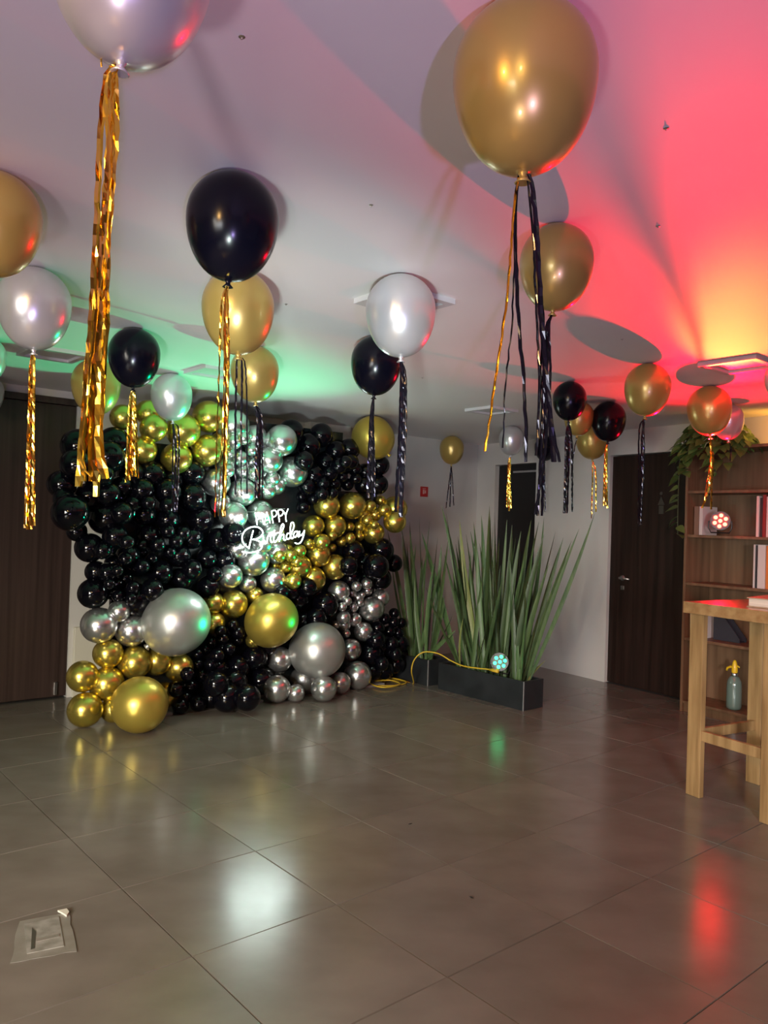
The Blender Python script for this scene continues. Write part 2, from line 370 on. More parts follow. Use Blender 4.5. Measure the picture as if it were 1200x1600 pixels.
for k, (x, y) in enumerate([(378, 57), (1041, 200), (1028, 353), (972, 530), (660, 590), (580, 320), (447, 475)]):
    p = at_z(x, y, CEIL)
    bm = bmesh.new(); lathe(bm, [(0.0, 0), (0.007, 0), (0.007, -0.0015), (0.0022, -0.003), (0.0018, -0.006), (0, -0.007)], 12, Matrix.Translation(p))
    o = mesh_obj('ceiling_hook', bm, M_METAL)
    tag(o, ['small plate hook in the ceiling right of the foremost silver balloon', 'small hook in the mauve ceiling right of the biggest gold balloon', 'small hook in the ceiling at the border of the red glow', 'small hook inside the grey balloon shadow in the red glow',
            'small hook in the ceiling right of the black balloon with straight black tail', 'small hook in the open pale ceiling right of the big black balloon', 'small hook in the mint lit ceiling right of the gold balloon pair'][k], 'hook', 'hooks in the ceiling')

# ------------------------------------------------------------------ balloons
def balloon_profile(n, taper=1.30):
    pts = [(0, 1)]
    for i in range(1, n + 1):
        a = PI * i / (2 * n); pts.append((math.sin(a), math.cos(a)))
    for i in range(1, n):
        t = i / n
        # lower half drawn out towards the neck
        pts.append((math.cos(t * PI / 2) ** 0.93, -taper * math.sin(t * PI / 2)))
    pts += [(0.075, -taper + 0.005), (0.05, -taper - 0.025)]
    return pts
def balloon_mesh(name, matl, taper, n=11, seg=36, knot=True):
    bm = bmesh.new(); pr = balloon_profile(n, taper)
    if knot: pr = pr + [(0.075, -taper - 0.05), (0.07, -taper - 0.08), (0.11, -taper - 0.13), (0.0, -taper - 0.11)]
    lathe(bm, pr, seg, cap=not knot)
    me = bpy.data.meshes.new(name); bm.to_mesh(me); bm.free(); me.materials.append(matl)
    for p in me.polygons: p.use_smooth = True
    return me
WALLMAT = {'k': B_BLACK, 'g': B_GOLD, 's': B_SILV, 'G': B_GOLDM, 'S': B_SILVM}
WALLMESH = {k: balloon_mesh('garland_balloon', v, 1.10) for k, v in WALLMAT.items()}

ORD = 'topmost second third fourth fifth sixth seventh eighth ninth tenth eleventh twelfth thirteenth fourteenth fifteenth sixteenth seventeenth eighteenth nineteenth twentieth'.split()
def ordinal(i):
    if i < 20: return ORD[i]
    w = ['twenty', 'thirty', 'forty'][(i + 1) // 10 - 2]; r = (i + 1) % 10
    return w + '-' + ['', 'first', 'second', 'third', 'fourth', 'fifth', 'sixth', 'seventh', 'eighth', 'ninth'][r] if r else {'twenty': 'twentieth', 'thirty': 'thirtieth', 'forty': 'fortieth'}[w]

# clusters: (phrase, finish, group, [(x, y, radius) as seen from the camera's place ...])
CL = [
 ('big black balloons high up by the dark left door', 'k', 'black balloons of the garland',
  [(122,697,27),(178,693,26),(170,714,25),(119,726,25),(205,742,22),(236,742,22),(300,738,20),(150,742,20),(268,752,18)]),
 ('olive gold balloons in the top cluster under the green ceiling', 'g', 'gold balloons of the garland',
  [(192,652,20),(232,645,20),(240,669,21.5),(326,651,25),(286,673,27),(223,703,22),(323,704,25),(276,716,24),(347,690,17)]),
 ('shiny silver balloons around the top of the neon sign', 's', 'silver balloons of the garland',
  [(365,665,25),(398,684,20),(421,700,17),(440,688,24.5),(421,719,21),(457,737,24),(338,754,22),(379,769,22),(345,786,16),(407,803,21),(365,806,22),(352,730,16)]),
 ('small silver balloons tucked in above the neon sign', 's', 'small silver balloons of the garland',
  [(366,690,12),(381,685,10),(360,709,11),(376,716,12),(393,703,10),(393,722,11),(379,736,14),(398,740,12),(415,742,12),(426,748,12),(432,759,14),(418,766,14),(356,735,11),(405,756,10)]),
 ('large black balloons in the left mass of the garland', 'k', 'black balloons of the garland',
  [(97,757,22),(100,779,17),(110,801,29),(140,776,22),(168,808,28),(140,856,23),(150,893,17),(146,927,24),(212,938,27),(190,760,17),(190,777,16),(222,766,19),(262,768,21),(299,776,23),(225,803,18),(180,838,20),(262,812,18),(200,800,15),(232,838,18),(280,868,18),(250,895,20),(283,905,18),(300,890,16),(215,885,16),(178,880,15),(313,812,20),(342,844,19),(365,834,19),(323,873,16),(351,876,17),(326,917,18),(336,897,12),(300,840,18),(120,830,16),(160,860,14),(168,772,20),(190,802,18),(200,868,18),(168,895,16),(262,930,17),(238,922,18),(160,742,18)]),
 ('small black balloons clustered on the left mass of the garland', 'k', 'small black balloons of the garland',
  [(208,787,12),(232,786,11),(262,790,12),(198,847,12),(222,851,9),(222,863,9),(246,851,12.5),(196,873,11),(222,885,12),(196,903,12),(184,892,9),(183,912,9),(208,918,11),(185,931,10),(238,873,9),(262,830,11),(286,833,12),(275,846,11),(265,862,10),(171,912,9),(172,928,9),(205,935,9)]),
 ('silver balloons below the neon sign', 's', 'silver balloons of the garland',
  [(370,857,17),(432,862,19),(425,835,20),(397,876,24),(360,900,19),(387,912,14),(427,906,20),(530,924,17),(410,850,16)]),
 ('large gold balloons right of the neon sign', 'g', 'gold balloons of the garland',
  [(511,790,20),(551,790,21),(490,822,17),(523,822,18),(617,795,20),(617,815,18),(584,833,17),(498,867,19),(523,886,20),(467,886,20),(489,905,20),(458,908,13)]),
 ('small gold balloons running below and right of the neon sign', 'g', 'small gold balloons of the garland',
  [(503,847,13),(519,837,8),(534,846,8.5),(547,841,8.5),(561,838,8),(546,823,8),(562,823,9),(569,806,11),(574,813,9),(586,804,11),(578,791,10),(595,782,8),(600,797,10),(585,820,7),(483,850,8.5),(468,861,10.5),(519,856,7),(437,869,9),(454,868,9.5),(450,857,8),(430,884,8),(446,886,9.5),(464,878,9)]),
 ('black balloons at the upper right of the garland', 'k', 'black balloons of the garland',
  [(455,675,20),(502,680,19),(482,697,20),(546,702,17),(508,722,15),(475,720,16),(490,742,17),(525,705,16),(593,727,16),(591,757,16),(571,738,14),(568,757,14),(530,728,13),(480,760,14),(515,740,14),(548,722,13)]),
 ('small black balloons above the gold run at the upper right', 'k', 'small black balloons of the garland',
  [(540,722,10),(535,734,11),(555,733,11),(520,742,9),(543,757,10),(522,756,11),(505,755,10),(488,766,9),(503,772,11),(471,776,8),(474,792,11),(535,745,9),(490,780,9),(520,770,9),(556,748,9)]),
 ('black balloons at the right rim beside the dark plants', 'k', 'black balloons of the garland',
  [(552,862,18),(596,860,20),(570,880,18),(588,885,20),(594,904,18),(549,903,15),(545,884,15),(572,905,15),(615,880,14)]),
 ('black balloons right of the large satin gold balloon', 'k', 'black balloons of the garland',
  [(508,945,21),(466,937,17),(475,968,15),(455,925,14),(480,918,15),(494,966,16),(535,945,14),(440,925,12),(415,1010,16),(455,990,14)]),
 ('tiny silver balloons in a trail up the right rim', 's', 'small silver balloons of the garland',
  [(557,916,8),(573,912,9),(574,923,8),(550,926,7),(560,934,9),(543,939,7),(535,948,7),(552,948,8.5),(566,929,5),(537,965,11),(554,968,11),(538,976,10),(541,990,7),(525,976,7),(562,942,6)]),
 ('small black balloons at the right foot of the garland', 'k', 'small black balloons of the garland',
  [(616,958,8),(601,967,9),(615,972,9),(627,973,8),(590,982,12),(608,987,10),(622,989,9),(602,1001,9),(612,1006,11),(626,1006,13),(610,1020,10),(597,1037,11),(618,1022,10)]),
 ('larger black balloons at the lower right foot of the garland', 'k', 'black balloons of the garland',
  [(580,1022,19),(600,1046,16),(618,1037,15),(588,1000,15),(584,1048,14)]),
 ('silver balloons at the left below the black mass', 's', 'silver balloons of the garland',
  [(155,977,28),(206,984,26),(186,955,17)]),
 ('gold balloons beside the large satin gold balloon', 'g', 'gold balloons of the garland',
  [(365,944,22),(334,942,17),(335,973,17),(398,931,14),(396,1000,12)]),
 ('gold balloons at the bottom left foot of the garland', 'g', 'gold balloons of the garland',
  [(133,1109,27),(178,1108,21),(245,1033,22),(280,1043,22),(258,1086,20),(169,1021,23),(129,1057,24.5),(167,1068,26.5),(211,1035,26)]),
 ('larger black balloons at the bottom centre of the garland', 'k', 'black balloons of the garland',
  [(408,1064,22),(372,1042,19),(398,1027,20),(355,1090,23),(365,1066,22),(338,1068,20),(386,1090,21),(330,1090,17),(340,1045,17),(350,1012,14)]),
 ('mid-size silver balloons around the lower right satin silver one', 's', 'silver balloons of the garland',
  [(595,934,14),(582,951,19),(568,987,15),(548,1015,17),(559,1055,22),(437,1030,20),(433,1076,21),(462,1083,14),(475,1061,21),(506,1076,20),(531,1067,17)]),
 ('small black balloons at bottom centre between gold and silver', 'k', 'small black balloons of the garland',
  [(293,1053,11),(316,1055,12),(275,1077,13),(298,1073,12),(282,1103,13),(310,1099,13),(290,1090,10),(309,1038,10),(330,1038,11),(322,1014,9),(331,1003,9),(309,1022,9),(348,998,10),(356,986,10),(372,988,11),(372,1000,10),(358,1014,10),(340,1024,11),(345,985,9),(364,976,9)]),
]
BIG = [(277,970.5,51.5,'S',(233,1008),'largest satin silver balloon on the left half of the garland'),
       (425.5,968,41,'G',(392,1004),'large satin gold balloon in the middle of the garland below the neon sign'),
       (496.5,1016,43.5,'S',None,'large satin silver balloon at the lower right of the garland'),
       (218.5,1101,43.5,'G',None,'large chrome gold balloon resting on the floor at the bottom left'),
       (582,683,33,'G',(612,716),'large dim gold balloon at the top right corner of the garland')]
V_PANEL = 5.62
placed = []
def floor_depth(x, y, r):
    k = ray(x, y).z - r / F
    return -H / k if k < 0 else 1e9
def solve(x, y, r, allow=0.55, vmin=5.14):
    d = ray(x, y)
    k = r / F; t = V_PANEL / (d.dot(VD) + k) if True else 0
    t = min(t, floor_depth(x, y, r))
    while True:
        c = EYE + d * t; R = k * t; ok = True
        for c2, R2 in placed:
            lim = R + R2 - allow * min(R, R2)
            if (c - c2).length < lim: ok = False; break
        if ok or c.dot(VD) < vmin: return c, R
        t -= 0.012
items = []
for ci, (phrase, col, grp, L) in enumerate(CL):
    rank = sorted(range(len(L)), key=lambda i: L[i][1])
    for i, (x, y, r) in enumerate(L):
        k = rank.index(i)
        pos = 'topmost' if k == 0 else ('lowest' if k == len(L) - 1 else ordinal(k) + ' highest')
        items.append((x, y, r, col, None, pos + ' of the ' + phrase, grp))
items.sort(key=lambda q: q[2] < 13.5)
bigs = [(x, y, r, c, kn, lab, 'large balloons of the garland') for x, y, r, c, kn, lab in BIG]
front = [q for q in items if (q[0], q[1]) == (326, 917)]
top_big = bigs.pop()
items = [top_big] + [q for q in items if q not in front] + bigs + front
for x, y, r, c, kn, lab, grp in items:
    p, R = solve(x, y, r, 0.55 if r > 13.5 else 0.30)
    placed.append((p, R))
    o = bpy.data.objects.new('garland_balloon', WALLMESH[c]); COL.objects.link(o)
    if kn:
        a = (p - at_depth(kn[0], kn[1], (p - EYE).dot(FW))).normalized()
    else:
        a = (-VD + Vector((rng.uniform(-.4, .4), rng.uniform(-.4, .4), rng.uniform(-.2, .5)))).normalized()
        if p.z - R < 0.02: a = (-VD + ZU * 0.3).normalized()
    o.matrix_world = axis_matrix(p, a, R)
    tag(o, lab, 'balloon', grp)

# backdrop boards that carry the garland
bd = empty('backdrop_stand', uvz(3.4, V_PANEL + 0.02, 0)); tag(bd, 'black backdrop boards standing behind the balloon garland', 'backdrop')
ue = at_v(536, 690, V_PANEL).dot(UD); ul = at_v(178, 800, V_PANEL).dot(UD); um = at_v(330, 800, V_PANEL).dot(UD)
zt = at_v(536, 676, V_PANEL).z
for a, b, z in ((ul, um - 0.005, 2.02), (um, ue, zt), (ue + 0.005, ue + 0.42, 1.75)):
    bm = bmesh.new(); ubox(bm, a, b, V_PANEL + 0.002, V_PANEL + 0.03, 0.03, z, 0.003); put(mesh_obj('board', bm, M_PANEL), bd)
for u in (ul + 0.3, um + 0.3, ue - 0.1, ue + 0.30):
    bm = bmesh.new(); ubox(bm, u - 0.13, u + 0.13, V_PANEL - 0.18, V_PANEL + 0.3, 0.0, 0.02, 0.003); put(mesh_obj('foot_plate', bm, M_PEDGE), bd)

# ------------------------------------------------------------------ neon sign
sign = empty('neon_sign', at_v(430, 830, 5.06)); tag(sign, 'glowing white neon sign reading HAPPY Birthday on the balloon garland', 'neon sign')
V_SIGN = 5.06
def S8(L): return [(330 + x / 8, 780 + y / 8) for x, y in L]
letters = [
 [[(548,165),(562,240),(575,322)],[(632,165),(642,240),(652,312)],[(562,252),(600,246),(644,238)]],
 [[(662,318),(678,240),(694,158)],[(694,158),(715,230),(738,300)],[(678,268),(700,262),(726,255)]],
 [[(755,150),(763,225),(772,300)],[(755,150),(795,138),(818,168),(805,208),(765,226)]],
 [[(835,140),(843,210),(852,285)],[(835,140),(876,128),(900,158),(886,198),(845,216)]],
 [[(902,148),(916,172),(932,202)],[(962,120),(945,160),(932,202),(934,240),(938,280)]],
 [[(525,390),(500,490),(470,622)],[(455,602),(405,555),(385,480),(420,395),(505,348),(590,352),(642,400),(630,455),(575,492),(520,505)],[(545,505),(605,530),(635,575),(615,628),(545,658),(465,668),(385,656)]],
 [[(648,455),(652,500),(660,545),(682,552),(702,515)],[(648,418),(650,424)]],
 [[(702,515),(708,470),(722,450),(738,455),(742,500),(752,538),(775,535)]],
 [[(792,385),(784,450),(783,515),(798,540),(825,508)],[(755,440),(795,430),(838,420)]],
 [[(825,508),(872,420),(908,340),(895,310),(872,350),(858,440),(850,530)],[(850,530),(872,462),(900,440),(910,465),(908,508),(932,512)]],
 [[(995,428),(958,428),(940,465),(955,500),(985,480),(1002,430)],[(1002,430),(1032,350),(1026,295),(1000,300),(988,380),(992,460),(1012,492),(1030,470)]],
 [[(1078,400),(1046,408),(1028,450),(1046,478),(1070,450),(1082,405)],[(1082,405),(1080,450),(1092,472),(1108,450)]],
 [[(1104,398),(1104,440),(1122,455),(1148,425),(1166,388)],[(1166,388),(1150,470),(1118,540),(1075,556),(1046,545)]],
]
for li, L in enumerate(letters):
    bm = bmesh.new()
    for st in L:
        pts = [at_v(x, y, V_SIGN) for x, y in S8(st)]
        tube(bm, smooth_line(pts, 5), 0.0038 if li < 5 else 0.0044, 7)
    put(mesh_obj('letter', bm, M_NEON, smooth=True), sign)
for x, y in ((405, 812), (440, 806), (388, 845), (418, 845), (442, 835), (464, 832)):   # the light the tubes give off
    lamp('neon_lamp', 'POINT', at_v(x, y, V_SIGN - 0.02), 2.6, (0.84, 1.0, 0.95), shadow_soft_size=0.03)
for x, y in ((400, 800), (445, 795), (385, 850), (420, 850), (455, 842)):
    bm = bmesh.new(); p = at_v(x, y, V_SIGN + 0.006); tube(bm, [p, p + VD * 0.16], 0.003, 6)
    put(mesh_obj('standoff', bm, M_METAL), sign)

# ------------------------------------------------------------------ floating balloons with foil tails
FLM = {'k': B_BLACKF, 'g': B_GOLDF, 's': B_SILVF}
FLMESH = {k: balloon_mesh('balloon_body', v, 1.36, 14, 48, knot=False) for k, v in FLM.items()}
def ring_knot(matl):
    bm = bmesh.new()
    lathe(bm, [(0.05, 0.03), (0.075, 0.0), (0.05, -0.03), (0.055, -0.06), (0.12, -0.13), (0.10, -0.135), (0.0, -0.08)], 16)
    me = bpy.data.meshes.new('knot'); bm.to_mesh(me); bm.free(); me.materials.append(matl)
    for p in me.polygons: p.use_smooth = True
    return me
FLKNOT = {k: ring_knot(v) for k, v in FLM.items()}
def ribbon(parent, pts, width, matl, rnd, thick=0.0005):
    """flat foil strip with small creases; pts in world space, width in metres"""
    P = smooth_line(pts, 1) if len(pts) < 3 else smooth_line(pts, 8)
    # resample
    L = [0]
    for a, b in zip(P, P[1:]): L.append(L[-1] + (b - a).length)
    n = max(8, min(60, int(L[-1] / 0.016))); Q = []
    for i in range(n + 1):
        t = L[-1] * i / n; k = max(j for j in range(len(L)) if L[j] <= t + 1e-9); k = min(k, len(P) - 2)
        Q.append(P[k].lerp(P[k + 1], (t - L[k]) / max(1e-9, L[k + 1] - L[k])))
    bm = bmesh.new(); ang = rnd.uniform(-0.5, 0.5); tw = rnd.uniform(-0.8, 0.8) / n; prev = None
    for i, q in enumerate(Q):
        a = ang + tw * i + rnd.uniform(-0.28, 0.28)
        w = width * 0.5 * min(1, 0.45 + i / 5)
        side = RT * math.cos(a) + FW * math.sin(a); off = Vector((rnd.uniform(-1, 1), rnd.uniform(-1, 1), 0)) * 0.0012
        nrm = (RT * -math.sin(a) + FW * math.cos(a)) * thick
        cur = [bm.verts.new(q + off - side * w), bm.verts.new(q + off + nrm * 4), bm.verts.new(q + off + side * w)]
        if prev:
            for j in (0, 1): bm.faces.new((prev[j], prev[j + 1], cur[j + 1], cur[j]))
        prev = cur
    o = mesh_obj('ribbon', bm, matl); put(o, parent)
def floating(x, y, r, col, kn, label, tails, group='balloons floating under the ceiling', rmat=None):
    d = ray(x, y); t = (CEIL - 0.002 - H) / (d.z + r / F); c = EYE + d * t; R = r * t / F
    dep = (c - EYE).dot(FW)
    kp = at_depth(kn[0], kn[1], dep)
    dirn = (kp - c); side = Vector((dirn.x, dirn.y, 0))
    if side.length > 0.55 * R: side = side.normalized() * 0.55 * R
    dz = -math.sqrt(max(0.2, (1.36 * R) ** 2 - side.length ** 2)) if R * 1.36 > side.length else -R
    a = -(side + ZU * dz).normalized()
    # keep the crown just under the ceiling
    root = empty('floating_balloon', c); tag(root, label, 'balloon', group)
    b = bpy.data.objects.new('balloon_body', FLMESH[col]); COL.objects.link(b); b.parent = root
    b.matrix_local = axis_matrix((0, 0, 0), a, R)
    k = bpy.data.objects.new('knot', FLKNOT[col]); COL.objects.link(k); k.parent = root
    k.matrix_local = axis_matrix(-a * (1.375 * R), a, R)
    kpt = c - a * (1.42 * R); dk = (kpt - EYE).dot(FW)
    rnd = random.Random(int(x * 7 + y))
    for path, wpx, mt in tails:
        off = rnd.uniform(-0.015, 0.015)
        pts = [kpt + FW * off * 0.3] + [at_depth(px, py, dk + off) for px, py in path]
        ribbon(root, pts, wpx * dk / F, mt, rnd)
    return root
def fringe(x0, y0, xa, xb, y1, n, w, mt, seed=1, spread=0.35, jit=6):
    """n straight strips from (x0, y0) hanging down to a row of ends between xa and xb"""
    q = random.Random(seed); out = []
    for i in range(n):
        xe = xa + (xb - xa) * (i / (n - 1) if n > 1 else 0.5)
        xs = x0 + (xe - x0) * spread; ym = y0 + (y1 - y0) * 0.12
        out.append(([(xs, ym), (x0 + (xe - x0) * 0.62 + q.uniform(-1, 1), y0 + (y1 - y0) * 0.5), (xe, y1 + q.uniform(-jit, jit))], w, mt))
    return out
GF, BF = R_GOLD, R_BLACK
floating(208, -70, 124, 's', (168, 66), 'silver balloon cut by the top edge with a long gold foil tail',
  [([(174,105),(176,180),(170,280),(155,420),(140,560),(130,690),(122,760)],15,GF),([(176,105),(178,200),(168,330),(158,470),(150,600),(146,700),(146,752)],17,GF),
   ([(172,120),(172,220),(164,350),(158,480),(156,600),(155,700),(164,748)],15,GF),([(177,110),(176,240),(169,380),(164,520),(158,640),(152,720),(150,776)],13,GF),
   ([(168,110),(158,200),(154,290),(148,420),(141,520),(134,620),(128,700),(132,752)],10,GF),([(160,85),(157,103)],4,GF),([(174,140),(170,300),(150,500),(133,640),(121,712),(142,745)],5,GF)])
floating(-8, 338, 69, 'g', (-8, 432), 'large gold balloon cut by the left edge above the silver one', [([(-9,470),(-12,560),(-14,640)],6,BF)])
floating(54, 473, 54.5, 's', (55, 538), 'silver balloon at the left edge with a straight gold foil tail', fringe(53,541,40,52,822,4,6,GF,5))
floating(-22, 556, 30, 's', (-22, 600), 'pale silver balloon peeking in at the left edge, higher of two', [([(-23,640),(-24,690)],3,BF)])
floating(-24, 611, 28, 's', (-24, 652), 'pale silver balloon peeking in at the left edge, lower of two', [([(-25,690),(-26,720)],3,BF)])
floating(364, 342, 71.5, 'k', (350, 442), 'large black balloon above the gold pair left of centre, thin gold strands below',
  [([(347,470),(343,560),(339,680),(335,808)],5,GF),([(351,470),(350,600),(346,700),(341,806)],4,GF),([(354,465),(356,560),(352,690),(350,808)],7,GF),([(353,480),(354,600),(352,720),(347,806)],5,GF)])
floating(372, 478, 56, 'g', (376, 541), 'gold balloon right behind the large black one with three thin black strips',
  [([(370,570),(368,660),(368,772)],3.5,BF),([(378,570),(377,660),(377,774)],4,BF),([(383,570),(386,660),(386,772)],2.5,BF)])
floating(398, 578, 37.5, 'g', (404, 627), 'smaller gold balloon below the gold one, thick black foil tail',
  [([(403,660),(401,710),(400,778)],5,BF),([(406,650),(406,710),(405,780)],6,BF),([(409,655),(410,710),(410,778)],3,BF)])
floating(210, 552, 39.5, 'k', (208, 600), 'black balloon with gold foil fringe left of the olive gold cluster', fringe(208,602,197,216,748,5,4.5,GF,8))
floating(150, 598, 37, 'g', (152, 641), 'gold balloon half hidden behind the long gold tail', [([(152,680),(152,720)],4,GF)])
floating(268, 615, 31.5, 's', (275, 656), 'silver balloon glowing green above the olive gold cluster with black loop tail',
  [([(271,672),(270,720),(269,798)],2.8,BF),([(279,672),(279,730),(276,800)],2.8,BF),([(275,700),(274,740),(272,800)],4,BF)])
floating(626, 484, 54.5, 's', (630, 560), 'silver balloon in mid ceiling with long crinkled black tail',
  [([(627,600),(624,690),(618,800)],6,BF),([(631,600),(629,700),(626,808)],7,BF),([(634,590),(634,690),(628,806)],3,BF)])
floating(588, 564, 39.5, 'k', (581, 621), 'black balloon partly behind the mid ceiling silver one, straight black tail',
  [([(580,650),(577,710),(575,778)],5,BF),([(581,650),(582,710),(582,782)],6,BF),([(583,660),(585,720),(585,776)],3,BF)])
floating(820, 118, 112, 'g', (820, 262), 'biggest gold balloon at the top with many loose black ribbons',
  [([(812,272),(807,300),(806,400),(812,520),(820,620),(822,722)],6,BF),([(810,275),(803,330),(790,480),(772,610),(758,705)],4,R_GOLD),
   ([(826,270),(834,310),(842,420),(848,540),(858,640),(866,722)],9,BF),([(828,275),(836,330),(846,480),(846,600),(850,700)],7,BF),([(824,280),(832,360),(838,480),(842,600),(838,712)],4,BF),([(830,280),(840,400),(852,540),(860,640),(874,722)],5,BF),([(808,290),(804,400),(800,500),(790,600),(786,700)],3,BF)])
floating(870, 408, 57, 'g', (856, 488), 'gold balloon below the biggest one, its crinkled black tail reaching the plants',
  [([(853,520),(848,640),(840,806)],5,BF),([(856,520),(852,640),(847,806)],6,BF),([(858,510),(860,600),(852,700),(836,804)],4,BF)])
floating(890, 622, 26, 'k', (887, 658), 'black balloon overlapping a gold one right of the loose ribbons', [([(885,690),(884,740),(882,802)],5,BF),([(889,690),(888,740),(886,802)],4,BF),([(893,690),(894,740),(894,800)],4,BF)])
floating(905, 650, 23, 'g', (896, 682), 'gold balloon mostly hidden behind two black ones', [([(895,720),(894,760)],2,BF)])
floating(925, 684, 25, 'g', (928, 715), 'gold balloon below the second black one above the white wall', [([(926,740),(924,810)],2,GF),([(931,740),(931,800)],2.5,GF)])
floating(951, 654, 26.5, 'k', (949, 689), 'black balloon with gold foil tail before the dark door', fringe(948,691,943,949,795,3,3,GF,4))
floating(1012, 603, 35, 'g', (1003, 648), 'gold balloon lit orange with black loop tail hanging before the dark door', [([(999,670),(998,730),(997,818)],3,BF),([(1005,660),(1006,720),(1001,820)],3,BF),([(1003,690),(1002,760),(999,822)],4,BF)])
floating(1108, 636, 33, 'g', (1114, 677), 'orange lit gold balloon in front of the trailing plant', [([(1112,720),(1108,760),(1097,794)],4,GF),([(1114,720),(1112,760),(1111,796)],4,GF),([(1110,720),(1104,760),(1099,790)],2,GF)])
floating(1137, 655, 24, 's', (1142, 688), 'silver balloon half hidden behind the orange lit gold one', [([(1142,700),(1141,720)],2,BF)])
floating(706, 700, 19, 'g', (705, 725), 'small gold balloon in the far corner with thin black strands', [([(701,760),(697,794)],1.8,BF),([(704,760),(703,792)],1.8,BF),([(707,750),(709,790)],1.5,BF)])
floating(799, 685, 19.5, 's', (796, 711), 'small silver balloon before the black door with gold foil tail', fringe(796,713,792,799,794,3,2.6,GF,9))
floating(852, 698, 16.5, 'k', (850, 722), 'small black balloon behind the loose ribbons near the far wall', [([(848,750),(846,800)],3,BF),([(851,750),(852,800)],2,BF)])
floating(1221, 590, 25, 's', (1221, 622), 'silver balloon peeking in at the right edge by the ceiling lamp', [([(1222,650),(1222,680)],2,BF)])

# ------------------------------------------------------------------ party lights (can housing, yoke, seven lenses) with their own light
def par_light(loc, aim, matl, name_label, r=0.075):
    ax = (Vector(aim) - loc).normalized()
    root = empty('party_light', loc); tag(root, name_label, 'party light', 'party lights')
    M = axis_matrix((0, 0, 0), ax)
    bm = bmesh.new(); lathe(bm, [(0, -0.09), (r * 0.75, -0.09), (r * 0.8, -0.06), (r * 0.97, -0.01), (r, 0.0), (r, 0.028), (r * 0.93, 0.028), (r * 0.93, 0.008), (0, 0.008)], 28, M)
    mesh_obj('housing', bm, M_BLACKPL, root)
    bm = bmesh.new()
    side = ax.cross(ZU).normalized(); up = side.cross(ax).normalized()
    h = r * 1.25
    tube(bm, [side * r * 1.12 + ax * -0.02, side * r * 1.14 - up * h * 0.6 + ax * -0.02, side * r * 0.9 - up * h + ax * -0.02, -side * r * 0.9 - up * h + ax * -0.02, -side * r * 1.14 - up * h * 0.6 + ax * -0.02, -side * r * 1.12 + ax * -0.02], 0.006, 6)
    mesh_obj('yoke', bm, M_BLACKPL, root)
    for k in range(7):
        c = Vector((0, 0, 0.009)) if k == 0 else Vector((math.cos(k * PI / 3) * r * 0.58, math.sin(k * PI / 3) * r * 0.58, 0.009))
        bm = bmesh.new(); lathe(bm, [(r * 0.2, 0), (r * 0.19, 0.004), (r * 0.11, 0.009), (0, 0.011)], 12, M @ Matrix.Translation(c))
        mesh_obj('lens', bm, matl, root, smooth=True)
    return root, ax
_, ax = par_light(GREEN_LED, (-0.6, 1.5, 1.1), M_GREENLED, 'black party light with green glowing lenses standing on the front planter')
lamp('green_lamp', 'SPOT', GREEN_LED + ax * 0.04, 520, (0.0, 1.0, 0.36), (-2.9, 4.3, 2.9), spot_size=1.0, spot_blend=1.0, shadow_soft_size=0.03)
_, ax = par_light(RED_LED, (0.6, 1.2, 1.75), M_REDLED, 'black party light with red glowing lenses on the bookcase shelf')
lamp('red_beam_lamp', 'SPOT', RED_LED + ax * 0.05, 1500, (1.0, 0.0, 0.012), (1.72, 3.6, 2.52), spot_size=0.60, spot_blend=0.7, shadow_soft_size=0.03)
lamp('red_flood_lamp', 'SPOT', RED_LED + ax * 0.05, 230, (1.0, 0.001, 0.02), (1.6, 4.0, 2.75), spot_size=1.6, spot_blend=1.0, shadow_soft_size=0.03)
lamp('amber_core_fill', 'SPOT', RED_LED + ax * 0.05 + ZU * 0.005, 520, (1.0, 0.27, 0.01), (1.66, 3.7, 2.46), spot_size=0.25, spot_blend=0.8, shadow_soft_size=0.03)  # added amber spot, imitates the overexposed core of the red beam
lamp('amber_shelf_lamp', 'SPOT', wal(3.2, 0.17, 2.20), 14, (1.0, 0.42, 0.04), wal(3.75, 0.0, 2.36), spot_size=2.4, spot_blend=1.0, shadow_soft_size=0.03)

# ------------------------------------------------------------------ bookcase and what stands in it
S0 = 4.085; S1 = S0 - 1.35; DB = 0.349; BT = 2.15
bc = empty('bookcase', wal((S0 + S1) / 2, DB / 2, 0)); tag(bc, 'tall walnut bookcase with open shelves against the right wall', 'bookcase')
for a in (S0, S1 + 0.022):
    bm = bmesh.new(); wbox(bm, a - 0.022, a, 0.012, DB, 0, BT, 0.0015); put(mesh_obj('side_panel', bm, M_SHELF), bc)
SH = [0.088, 0.61, 1.066, 1.461, 1.824]
for z in SH:
    bm = bmesh.new(); wbox(bm, S1 + 0.024, S0 - 0.024, 0.022, DB - 0.004, z - 0.022, z, 0.0015); put(mesh_obj('shelf', bm, M_SHELF), bc)
bm = bmesh.new(); wbox(bm, S1 - 0.005, S0 + 0.005, 0.012, DB + 0.003, BT + 0.001, BT + 0.024, 0.0015); put(mesh_obj('top_board', bm, M_SHELF), bc)
bm = bmesh.new(); wbox(bm, S1 + 0.024, S0 - 0.024, 0.010, 0.020, 0.0, BT); put(mesh_obj('back_panel', bm, M_SHELF), bc)
bm = bmesh.new(); wbox(bm, S1 + 0.024, S0 - 0.024, DB - 0.04, DB - 0.02, 0.0, 0.064); put(mesh_obj('plinth', bm, M_SHELF), bc)
